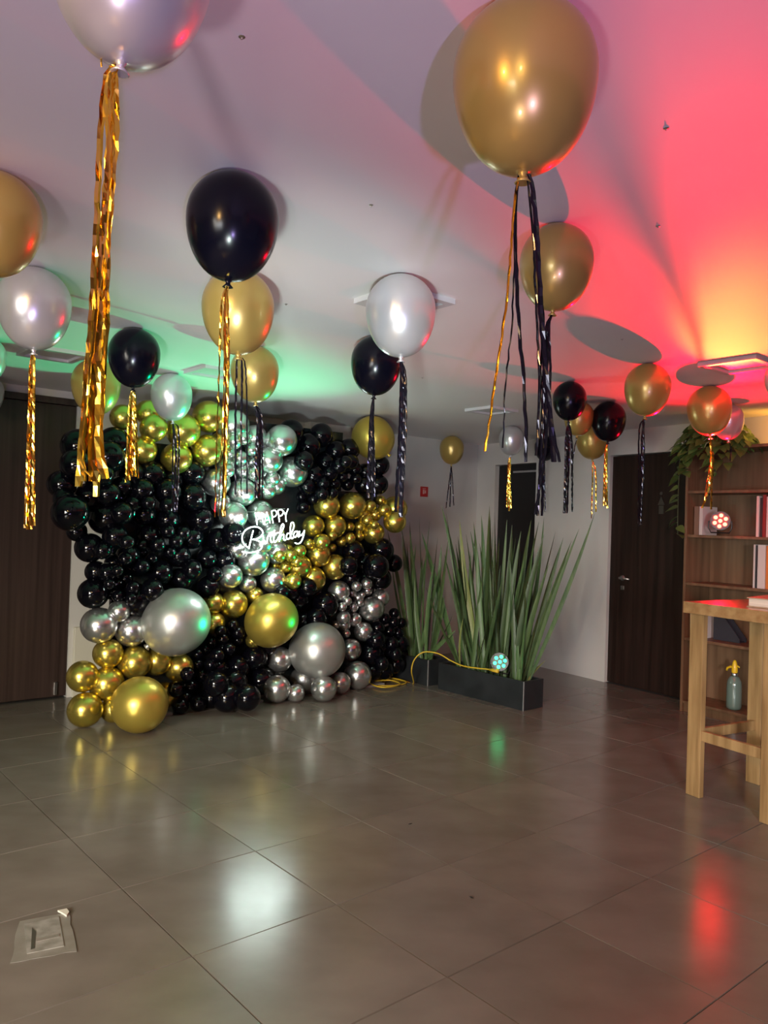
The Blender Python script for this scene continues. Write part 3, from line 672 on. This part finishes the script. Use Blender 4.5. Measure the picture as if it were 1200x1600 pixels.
def book(s, w, z, h, depth, cover, label, group, d1=DB - 0.05, lean=0.0):
    root = empty('book', wal(s - w / 2, d1 - depth / 2, z)); tag(root, label, 'book', group)
    M = Matrix.Rotation(lean, 4, WN)
    def sub(name, s0, s1, da, db, z0, z1, mt):
        bm = bmesh.new(); c = WD * ((s0 + s1) / 2) + WN * (-(da + db) / 2) + ZU * ((z0 + z1) / 2)
        box(bm, c, WD * abs(s1 - s0) / 2, WN * abs(db - da) / 2, ZU * abs(z1 - z0) / 2, 0.0008)
        bm.transform(M); mesh_obj(name, bm, mt, root)
    t = min(0.003, w * 0.2); hd = depth / 2
    sub('cover', w / 2 - t, w / 2, -hd, hd, 0, h, cover); sub('cover', -w / 2, -w / 2 + t, -hd, hd, 0, h, cover)
    sub('spine', -w / 2 + t, w / 2 - t, hd - t, hd, 0, h, cover)
    sub('page_block', -w / 2 + t, w / 2 - t, -hd + 0.004, hd - t - 0.0005, 0.004, h - 0.004, M_PAGES)
bw = flat('white cover', (0.62, 0.58, 0.55)); br = flat('dark red cover', (0.22, 0.02, 0.02)); bo = flat('orange cover', (0.65, 0.20, 0.04)); bb = flat('brown cover', (0.20, 0.12, 0.08)); bk = flat('near black cover', (0.02, 0.02, 0.025)); bt = flat('tan cover', (0.40, 0.28, 0.17))
g1 = 'books on the shelf with the red light'
book(S0 - 0.055, 0.042, SH[3], 0.235, 0.20, bb, 'brown upright book nearest the bookcase side on the red light shelf', g1)
book(S0 - 0.103, 0.030, SH[3], 0.235, 0.20, bw, 'white upright book just left of the red party light', g1)
for s, w, h, c, l in ((0.600, 0.022, 0.315, bw, 'white tall book first to the right of the red party light'), (0.630, 0.020, 0.30, bk, 'thin dark book between white ones right of the red light'), (0.652, 0.026, 0.325, br, 'dark red tall book right of the red light'), (0.682, 0.028, 0.31, bw, 'white tall book right after the dark red one'), (0.715, 0.028, 0.33, bb, 'brown tall book near the right edge on the red light shelf'), (0.748, 0.03, 0.33, bt, 'tan tall book at the right edge of the red light shelf')):
    book(S0 - s, w, SH[3], h, 0.20, c, l, g1)
g2 = 'books on the middle shelf'
for s, w, h, c, l in ((0.585, 0.014, 0.335, bw, 'thin white book standing first on the middle shelf'), (0.603, 0.012, 0.33, bk, 'thin black book second on the middle shelf'), (0.620, 0.062, 0.335, bw, 'thick white book on the middle shelf above the table'), (0.688, 0.045, 0.33, bo, 'orange book on the middle shelf at the right edge')):
    book(S0 - s, w, SH[2], h, 0.21, c, l, g2)
g3 = 'thin folders on the lower shelf'
for k, l in enumerate(('thin pale folder leaning nearest the bookcase side', 'thin pale folder second from the bookcase side', 'thin pale folder third from the bookcase side', 'thin pale folder just behind the table leg')):
    book(S0 - 0.045 - k * 0.026, 0.012, SH[1], 0.30, 0.22, bw if k % 2 else bt, l, g3, lean=-0.03)
# magazine holder: a box with a slanted side
mh = empty('magazine_holder', wal(S0 - 0.33, 0.18, SH[1])); tag(mh, 'dark magazine holder with slanted side on the lower shelf', 'magazine holder')
bm = bmesh.new()
def prism(bm, prof, d0, d1):
    a = [bm.verts.new(wal(s, d0, z)) for s, z in prof]; b = [bm.verts.new(wal(s, d1, z)) for s, z in prof]
    bm.faces.new(a); bm.faces.new(b)
    for i in range(len(a)): bm.faces.new((a[i], a[(i + 1) % len(a)], b[(i + 1) % len(a)], b[i]))
    bmesh.ops.recalc_face_normals(bm, faces=bm.faces)
zz = SH[1] + 0.001
prism(bm, [(S0 - 0.20, zz), (S0 - 0.43, zz), (S0 - 0.43, zz + 0.03), (S0 - 0.25, zz + 0.24), (S0 - 0.20, zz + 0.24)], 0.20, 0.21)
prism(bm, [(S0 - 0.20, zz), (S0 - 0.43, zz), (S0 - 0.43, zz + 0.03), (S0 - 0.25, zz + 0.24), (S0 - 0.20, zz + 0.24)], 0.11, 0.12)
put(mesh_obj('side_panel', bm, flat('slate card', (0.03, 0.03, 0.04))), mh)
bm = bmesh.new(); prism(bm, [(S0 - 0.20, zz), (S0 - 0.21, zz), (S0 - 0.21, zz + 0.24), (S0 - 0.20, zz + 0.24)], 0.12, 0.20)
prism(bm, [(S0 - 0.21, zz), (S0 - 0.42, zz), (S0 - 0.42, zz + 0.008), (S0 - 0.21, zz + 0.008)], 0.12, 0.20)
put(mesh_obj('back_panel', bm, flat('slate card dark', (0.02, 0.02, 0.03))), mh)
# soda siphon
bp = wal(S0 - 0.415, 0.24, SH[0])
sy = empty('soda_siphon', bp); tag(sy, 'grey green glass soda siphon with yellow nozzle on the bottom shelf', 'siphon bottle')
bm = bmesh.new(); lathe(bm, [(0, 0.001), (0.044, 0.001), (0.055, 0.012), (0.058, 0.03), (0.057, 0.19), (0.052, 0.225), (0.036, 0.255), (0.022, 0.265), (0, 0.265)], 28)
mesh_obj('bottle', bm, mat('sage glass', (0.13, 0.19, 0.16), 0.16, coat=0.5), sy, smooth=True)
bm = bmesh.new(); lathe(bm, [(0.024, 0.262), (0.027, 0.266), (0.027, 0.285), (0.02, 0.29), (0, 0.29)], 20); mesh_obj('collar', bm, M_METAL, sy, smooth=True)
ylw = mat('yellow plastic', (0.80, 0.52, 0.02), 0.35)
bm = bmesh.new()
lathe(bm, [(0.021, 0.286), (0.024, 0.30), (0.022, 0.34), (0.014, 0.375), (0.007, 0.388), (0, 0.39)], 16)
mesh_obj('head', bm, ylw, sy, smooth=True)
bm = bmesh.new(); tube(bm, [Vector((0, 0, 0.335)), WD * 0.035 + ZU * 0.33, WD * 0.062 + ZU * 0.318, WD * 0.068 + ZU * 0.296], [0.011, 0.010, 0.009, 0.008], 10); mesh_obj('nozzle', bm, ylw, sy, smooth=True)
bm = bmesh.new(); tube(bm, [Vector((0, 0, 0.345)), -WD * 0.03 + ZU * 0.345, -WD * 0.042 + ZU * 0.335], 0.006, 8); mesh_obj('lever', bm, ylw, sy, smooth=True)

# ------------------------------------------------------------------ trailing plant on the bookcase
pr_ = wal(S0 - 0.20, 0.20, BT + 0.025)
pt = empty('trailing_plant', pr_); tag(pt, 'green trailing pothos plant on top of the bookcase corner', 'plant')
bm = bmesh.new(); lathe(bm, [(0, 0), (0.055, 0), (0.075, 0.10), (0.07, 0.10), (0.06, 0.09), (0, 0.085)], 24); mesh_obj('pot', bm, M_BLACKPL, pt, smooth=True)
def leaf_mesh(name, matl, L=1.0, W=0.8, cup=0.14):
    bm = bmesh.new(); prof = [(0, 0.02), (0.05, 0.30), (0.22, 0.48), (0.45, 0.44), (0.7, 0.27), (0.9, 0.09), (1.0, 0.0)]; rows = []
    for y, w in prof:
        rows.append([bm.verts.new((sx * w * W, y * L, cup * abs(sx) * w - 0.22 * y * y)) for sx in (-1, 0, 1)] if w > 0 else [bm.verts.new((0, y * L, -0.22 * y * y))])
    for a, b in zip(rows, rows[1:]):
        if len(b) == 1:
            bm.faces.new((a[0], a[1], b[0])); bm.faces.new((a[1], a[2], b[0]))
        else:
            for j in (0, 1): bm.faces.new((a[j], a[j + 1], b[j + 1], b[j]))
    me = bpy.data.meshes.new(name); bm.to_mesh(me); bm.free(); me.materials.append(matl)
    for p in me.polygons: p.use_smooth = True
    return me
LM = leaf_mesh('leaf', M_POTHOS)
q = random.Random(11)
def pothos_leaf(p, out, size):
    o = bpy.data.objects.new('leaf', LM); COL.objects.link(o)
    y = (out + ZU * q.uniform(-0.9, -0.1)).normalized(); z = (out * 0.6 + ZU * q.uniform(0.3, 1) + Vector((q.uniform(-.6, .6), q.uniform(-.6, .6), 0))).normalized()
    x = y.cross(z).normalized(); z = x.cross(y)
    M = Matrix((x, y, z)).transposed().to_4x4(); M.translation = p - pr_
    o.parent = pt; o.matrix_local = M @ Matrix.Scale(size, 4)
vines = [  # polylines in bookcase coordinates (s offset from left side, d, z)
 [(-0.2, 0.2, 0.10), (-0.05, 0.30, 0.12), (0.03, 0.36, 0.0), (0.05, 0.37, -0.25), (0.06, 0.36, -0.5), (0.055, 0.36, -0.72)],
 [(-0.2, 0.2, 0.10), (-0.12, 0.34, 0.10), (-0.06, 0.40, -0.06), (-0.03, 0.40, -0.2)],
 [(-0.2, 0.2, 0.10), (-0.25, 0.36, 0.08), (-0.27, 0.42, -0.08), (-0.33, 0.42, -0.22)],
 [(-0.2, 0.2, 0.10), (-0.38, 0.34, 0.10), (-0.46, 0.40, 0.0)],
 [(-0.2, 0.2, 0.10), (-0.02, 0.25, 0.10), (0.05, 0.30, -0.03), (0.07, 0.32, -0.18)]]
for V in vines:
    pts = smooth_line([wal(S0 + s, d, BT + 0.025 + z) for s, d, z in V], 8)
    bm = bmesh.new(); tube(bm, pts, 0.0035, 5); put(mesh_obj('vine', bm, M_VINE), pt)
    for k, p in enumerate(pts[4:]):
        if k % 2 == 0: pothos_leaf(p + ZU * q.uniform(-0.01, 0.02), (WD * q.uniform(-1, 1) - WN * q.uniform(0.1, 1)).normalized(), q.uniform(0.08, 0.12))
for k in range(200):
    a = q.uniform(0, 2 * PI); e = q.uniform(-0.9, 1.2); rr = q.uniform(0.7, 1.0)
    p = wal(S0 - 0.22 + math.cos(a) * math.cos(e) * rr * 0.36, 0.28 + math.sin(a) * math.cos(e) * rr * 0.19, BT + 0.03 + math.sin(e) * rr * 0.23)
    if p.z < BT + 0.03 and (WN * DW - p).dot(WN) < DB + 0.03: continue
    pothos_leaf(p, (WD * math.cos(a) - WN * (0.4 + 0.6 * math.sin(a))).normalized(), q.uniform(0.085, 0.13))

# ------------------------------------------------------------------ tall wooden table and the book on it
tb = empty('bar_table', (1.98, 4.45, 0)); tag(tb, 'tall square pine bar table cut by the right edge', 'table')
A = at_z(1085, 1243, 0); Bp = at_z(1201, 1287, 0)
e1 = (Bp - A); e1.z = 0; e1.normalize(); e2 = Vector((-e1.y, e1.x, 0))
if e2.x < 0: e2 = -e2
W1 = 0.46; W2 = 0.53; LG = 0.045
def tl(a, b, z): return A + e1 * a + e2 * b + ZU * z
TZ = 1.085
for a, b in ((0, 0), (W1, 0), (0, W2), (W1, W2)):
    bm = bmesh.new(); box(bm, tl(a, b, (TZ - 0.065) / 2), e1 * LG, e2 * 0.018 if (a, b) == (0, 0) else e2 * 0.022, ZU * (TZ - 0.066) / 2, 0.002)
    put(mesh_obj('leg', bm, M_TABLE), tb)
bm = bmesh.new(); box(bm, tl(W1 / 2, W2 / 2, TZ - 0.0325), e1 * (W1 / 2 + 0.07), e2 * (W2 / 2 + 0.05), ZU * 0.0325, 0.003); put(mesh_obj('table_top', bm, M_TABLETOP), tb)
for c, ax, ay in (((W1 / 2, 0), e1 * (W1 / 2 - LG), e2 * 0.012), ((W1 / 2, W2), e1 * (W1 / 2 - LG - 0.03), e2 * 0.012), ((0.0, W2 / 2), e1 * 0.012, e2 * (W2 / 2 - 0.02)), ((W1, W2 / 2), e1 * 0.012, e2 * (W2 / 2 - 0.02))):
    bm = bmesh.new(); box(bm, tl(c[0], c[1], 0.345), ax, ay, ZU * 0.028, 0.002); put(mesh_obj('stretcher', bm, M_TABLE), tb)
kb = empty('thick_book', tl(0.33, 0.24, TZ)); tag(kb, 'thick pale paged book lying on the tall table', 'book')
d1 = (e2 * 0.9 - e1 * 0.25).normalized(); d2 = Vector((-d1.y, d1.x, 0)); d2 = d2 if d2.dot(e1) > 0 else -d2
c0 = tl(0.33, 0.24, TZ)
for nm, z0, z1, sh, mt in (('cover', 0.0005, 0.006, 0.0, bt), ('page_block', 0.006, 0.046, 0.008, M_PAGES), ('cover', 0.046, 0.052, 0.0, bt)):
    bm = bmesh.new(); box(bm, c0 + ZU * (z0 + z1) / 2, d1 * (0.16 - sh), d2 * (0.12 - sh), ZU * (z1 - z0) / 2, 0.002); put(mesh_obj(nm, bm, mt), kb)

# ------------------------------------------------------------------ planters with sword leaves
def blade(parent, base, tip, w, bend, matl, fold=0.35, seed=0):
    q2 = random.Random(seed); n = 9; bm = bmesh.new(); prev = None
    ax = tip - base; L = ax.length; side = ax.cross(Vector((q2.uniform(-1, 1), q2.uniform(-1, 1), 0.05)))
    side = (side.normalized() if side.length > 1e-4 else Vector((1, 0, 0))); nr = side.cross(ax.normalized())
    for i in range(n + 1):
        t = i / n; ww = w * (0.55 + 1.2 * t - 0.9 * t * t) * (1 - t ** 4) * 0.5 + 0.0008
        p = base + ax * t + bend * (4 * t * (1 - t)) * 0.5
        cur = [bm.verts.new(p - side * ww + nr * ww * fold), bm.verts.new(p), bm.verts.new(p + side * ww + nr * ww * fold)]
        if prev:
            for j in (0, 1): bm.faces.new((prev[j], prev[j + 1], cur[j + 1], cur[j]))
        prev = cur
    o = mesh_obj('leaf', bm, matl, smooth=True); put(o, parent)
PU0, PU1 = 4.975, 5.225; PH = 0.235
def planter(v0, v1, label):
    root = empty('planter_box', uvz((PU0 + PU1) / 2, (v0 + v1) / 2, 0)); tag(root, label, 'planter', 'black planter boxes')
    t = 0.018
    for a in ((PU0, PU0 + t, v0, v1), (PU1 - t, PU1, v0, v1), (PU0 + t, PU1 - t, v0, v0 + t), (PU0 + t, PU1 - t, v1 - t, v1)):
        bm = bmesh.new(); ubox(bm, *a, 0.0, PH, 0.002); put(mesh_obj('side_board', bm, M_PLANTER), root)
    bm = bmesh.new(); ubox(bm, PU0 - 0.003, PU0 + 0.004, v0 - 0.003, v0 + 0.004, 0.0, PH + 0.001); put(mesh_obj('corner_edge', bm, M_PEDGE), root)
    bm = bmesh.new(); ubox(bm, PU0 + t, PU1 - t, v0 + t, v1 - t, 0.02, PH - 0.03); put(mesh_obj('soil', bm, M_SOIL), root)
    return root
p1 = planter(4.083, 5.066, 'black planter box with tall sword leaves and the green light, nearer one')
p2 = planter(5.20, 6.15, 'black planter box with dim sword leaves beside the balloon garland, farther one')
# traced leaves of the near planter: base x, tip x, tip y, depth inside the box (0 front, 1 back), width
lf = [(716,658,830,.3,26),(722,666,918,.2,14),(728,716,888,.35,22),(735,697,800,.5,24),(740,690,790,.7,20),(745,735,862,.6,18),(750,752,805,.5,22),(752,718,812,.8,18),(757,765,790,.7,20),
      (760,745,850,.3,16),(766,780,840,.4,20),(770,766,805,.85,18),(776,800,820,.5,22),(780,768,870,.6,18),(784,773,800,.4,18),(790,842,815,.6,20),(795,806,840,.8,20),(800,850,835,.4,24),(806,868,830,.6,22),(810,880,840,.5,16),(815,850,808,.75,18),
      (818,876,850,.3,20),(822,852,1032,.2,12),(812,806,960,.1,14),(824,929,803,.35,15),(818,893,845,.6,16),(745,712,850,.9,16),(765,735,830,.85,18),(778,820,868,.9,16),(800,830,812,.9,20),(738,758,880,.2,16),(754,786,900,.15,16),(720,724,965,.15,10),(805,796,870,.25,16),
      (772,792,812,.95,14),(788,814,830,.3,18),(756,740,815,.95,16),(748,775,850,.75,14),(732,742,830,.9,18),(815,838,880,.15,14),(808,858,880,.2,18),(824,905,826,.7,14),(726,706,860,.75,14),(742,768,925,.1,12),(762,752,870,.15,14),(783,806,888,.1,14)]
for k, (bx, tx, ty, dp, w) in enumerate(lf):
    u = PU0 + 0.03 + 0.19 * dp; zb = PH - 0.035
    b = at_u(bx, 1050 - 12 * dp, u); b = uvz(u, min(5.03, max(4.12, b.dot(VD))), zb)
    ut = u + (random.Random(k).uniform(-0.10, 0.14))
    tpos = at_u(tx, ty, ut)
    dist = (tpos - EYE).dot(FW)
    blade(p1, b, tpos, w * dist / F * 0.52, Vector((random.Random(k + 50).uniform(-.05, .05), random.Random(k + 90).uniform(-.05, .05), 0.0)), M_BLADE2 if k in (22, 32, 7) else M_BLADE, seed=k)
q3 = random.Random(21)
for k in range(30):   # fill between the traced leaves
    bx = q3.uniform(725, 825); sp = q3.uniform(-1, 1); dp = q3.uniform(0.1, 0.95)
    lf2 = (bx, bx + (bx - 775) * 0.55 + sp * 22, q3.uniform(815, 930), dp, q3.uniform(10, 17))
    u = PU0 + 0.03 + 0.19 * dp
    b = at_u(bx, 1045, u); b = uvz(u, min(5.03, max(4.12, b.dot(VD))), PH - 0.035)
    tpos = at_u(lf2[1], lf2[2], u + q3.uniform(-0.10, 0.12))
    blade(p1, b, tpos, lf2[4] * (tpos - EYE).dot(FW) / F * 0.5, Vector((q3.uniform(-.05, .05), q3.uniform(-.05, .05), 0)), M_BLADE, seed=k + 600)
lb = [(640,605,828,.3,15),(645,628,838,.4,18),(650,622,800,.6,18),(655,640,830,.4,16),(660,672,812,.3,16),(664,655,806,.7,14),(668,684,840,.4,16),(672,700,845,.5,14),(648,660,870,.2,16),(655,690,880,.3,14),(662,712,985,.2,14),(668,708,960,.3,12),(640,650,850,.8,14),(674,690,850,.8,16),(666,678,880,.1,14),(650,668,860,.9,14),(642,612,880,.3,12),(660,648,900,.1,14),(670,694,930,.2,14),(654,636,850,.9,14),(645,640,815,.95,12)]
for k, (bx, tx, ty, dp, w) in enumerate(lb):
    u = PU0 + 0.03 + 0.19 * dp
    b = at_u(bx, 1032, u); b = uvz(u, min(6.1, max(5.24, b.dot(VD))), PH - 0.035)
    tpos = at_u(tx, ty, u + random.Random(k + 7).uniform(-0.1, 0.12))
    blade(p2, b, tpos, w * 0.0058 * 0.58, Vector((random.Random(k + 150).uniform(-.05, .05), random.Random(k + 190).uniform(-.05, .05), 0)), M_BLADE, seed=k + 300)

# ------------------------------------------------------------------ yellow cable
cable = empty('yellow_cable', at_z(643, 1067, 0)); tag(cable, 'yellow extension cable looping from the green light to a coil on the floor', 'cable')
UF = PU0 - 0.012
pts = [at_u(776, 1047, UF + 0.02), at_u(745, 1044, UF + 0.01), at_u(722, 1040, UF), at_u(704, 1032, UF - 0.02), at_u(684, 1021, UF - 0.05), at_u(662, 1019, UF - 0.10), at_u(648, 1030, UF - 0.16), at_u(643, 1048, UF - 0.2)]
e_ = at_z(646, 1068, 0.006); pts += [e_, at_z(632, 1064, 0.006), at_z(612, 1061, 0.006), at_z(590, 1062, 0.006), at_z(580, 1066, 0.006), at_z(592, 1071, 0.006), at_z(618, 1071, 0.008), at_z(635, 1066, 0.014), at_z(615, 1060, 0.018), at_z(590, 1060, 0.018), at_z(575, 1066, 0.018), at_z(598, 1074, 0.02), at_z(625, 1069, 0.02), at_z(610, 1063, 0.026), at_z(585, 1064, 0.026)]
bm = bmesh.new(); tube(bm, smooth_line(pts, 7), 0.006, 7); put(mesh_obj('cord', bm, M_CABLE, smooth=True), cable)
bm = bmesh.new(); tube(bm, [at_u(764, 1046, UF + 0.02), at_u(769, 1047, UF + 0.02), at_u(770, 1047, UF + 0.02), at_u(779, 1049, UF + 0.02)], [0.009, 0.012, 0.016, 0.016], 10); put(mesh_obj('plug', bm, M_CABLE, smooth=True), cable)

# ------------------------------------------------------------------ signs on the right wall
c = at_v(663, 768.5, VB - 0.004)
sg = empty('fire_sign', c); tag(sg, 'small red fire safety sign on the far wall beside the plants', 'sign')
def wplate(parent, x0, y0, x1, y1, d0, d1, mt, name, rnd=0.0):
    a = at_d(x0, y0, d1); b = at_d(x1, y1, d1); s0, s1 = a.dot(WD), b.dot(WD)
    bm = bmesh.new(); wbox(bm, min(s0, s1), max(s0, s1), d0, d1, min(a.z, b.z), max(a.z, b.z), rnd); put(mesh_obj(name, bm, mt), parent)
def vplate(parent, x0, y0, x1, y1, d0, d1, mt, name):
    a = at_v(x0, y0, VB - d1); b = at_v(x1, y1, VB - d1)
    bm = bmesh.new(); ubox(bm, a.dot(UD), b.dot(UD), VB - d1, VB - d0, min(a.z, b.z), max(a.z, b.z)); put(mesh_obj(name, bm, mt), parent)
vplate(sg, 657.5, 760, 668.5, 776.5, 0.0, 0.006, M_RED, 'plate')
vplate(sg, 661, 765, 663, 772, 0.006, 0.008, M_PINK, 'pictogram'); vplate(sg, 660.5, 763, 665.5, 764.3, 0.006, 0.008, M_PINK, 'pictogram'); vplate(sg, 664, 766, 665.5, 771, 0.006, 0.008, M_PINK, 'pictogram')
rs = empty('restroom_sign', at_d(1035, 787, -0.03)); tag(rs, 'small grey restroom figure sign on the dark door', 'sign')
Mg = mat('dull steel sign', (0.10, 0.09, 0.08), 0.4, 0.6)
bm = bmesh.new(); cc = at_d(1033.5, 771, -0.029); lathe(bm, [(0, 0), (0.016, 0), (0.016, 0.004), (0, 0.004)], 14, axis_matrix(cc - WN * 0.0, -WN)); put(mesh_obj('figure_head', bm, Mg), rs)
bm = bmesh.new()
pq = [at_d(x, y, -0.030) for x, y in ((1033.5, 775), (1039, 789), (1028, 789))]; pw = [p - WN * 0.004 for p in pq]
va = [bm.verts.new(p) for p in pq]; vb = [bm.verts.new(p) for p in pw]; bm.faces.new(va); bm.faces.new(vb)
for i in range(3): bm.faces.new((va[i], va[(i + 1) % 3], vb[(i + 1) % 3], vb[i]))
bmesh.ops.recalc_face_normals(bm, faces=bm.faces); put(mesh_obj('figure_body', bm, Mg), rs)
wplate(rs, 1029.5, 790, 1036.5, 803, -0.034, -0.030, Mg, 'figure_legs')

# ------------------------------------------------------------------ taped floor plate and specks on the floor
c = [at_z(x, y, 0.0) for x, y in ((30, 1441), (108, 1426), (120, 1487), (16, 1507))]
fp = empty('floor_outlet', (c[0] + c[2]) / 2); tag(fp, 'floor outlet plate covered with milky clear tape on the tiles', 'floor outlet')
def sheet(pts, z0, z1, mt, name):
    bm = bmesh.new(); a = [bm.verts.new((p.x, p.y, z0)) for p in pts]; b = [bm.verts.new((p.x, p.y, z1)) for p in pts]
    bm.faces.new(a); bm.faces.new(b)
    for i in range(len(a)): bm.faces.new((a[i], a[(i + 1) % len(a)], b[(i + 1) % len(a)], b[i]))
    bmesh.ops.recalc_face_normals(bm, faces=bm.faces); return put(mesh_obj(name, bm, mt), fp)
rag = random.Random(5); edge = []
for a, b in zip(c, c[1:] + c[:1]):
    for k in range(6): edge.append(a.lerp(b, k / 6) + Vector((rag.uniform(-1, 1), rag.uniform(-1, 1), 0)) * 0.004)
sheet(edge, 0.0012, 0.0028, M_TAPE, 'tape')
def quad(L): return [at_z(x, y, 0) for x, y in L]
sheet(quad(((38, 1446), (92, 1434), (100, 1480), (42, 1492))), 0.0028, 0.005, M_TAPE2, 'cover_plate')
sheet(quad(((50, 1452), (56, 1458), (54, 1484), (48, 1486))), 0.005, 0.0062, flat('dark slot', (0.05, 0.045, 0.035)), 'slot')
sheet(quad(((56, 1470), (92, 1462), (93, 1466), (57, 1474))), 0.005, 0.0066, M_TAPE, 'tape_fold')
sheet(quad(((90, 1426), (104, 1423), (108, 1428), (104, 1434), (98, 1430))), 0.0028, 0.009, flat('torn white tape', (0.6, 0.58, 0.5)), 'torn_corner')
for (x, y, a, l) in ((641, 1287, 0.6, 'tiny dark scrap on the tiles farther from the camera'), (737, 1402, -0.9, 'tiny dark scrap on the tiles nearer the camera')):
    p = at_z(x, y, 0.003); dr = Vector((math.cos(a), math.sin(a), 0)); sd = Vector((-dr.y, dr.x, 0))
    bm = bmesh.new(); lathe(bm, [(0, -1), (0.5, -0.6), (0.8, 0.1), (0.35, 0.7), (0, 1)], 8)
    for v in bm.verts: v.co = p + dr * v.co.z * 0.014 + sd * v.co.x * 0.004 + ZU * v.co.y * 0.0028
    o = mesh_obj('floor_scrap', bm, M_BLACKPL); tag(o, l, 'scrap', 'scraps on the floor')
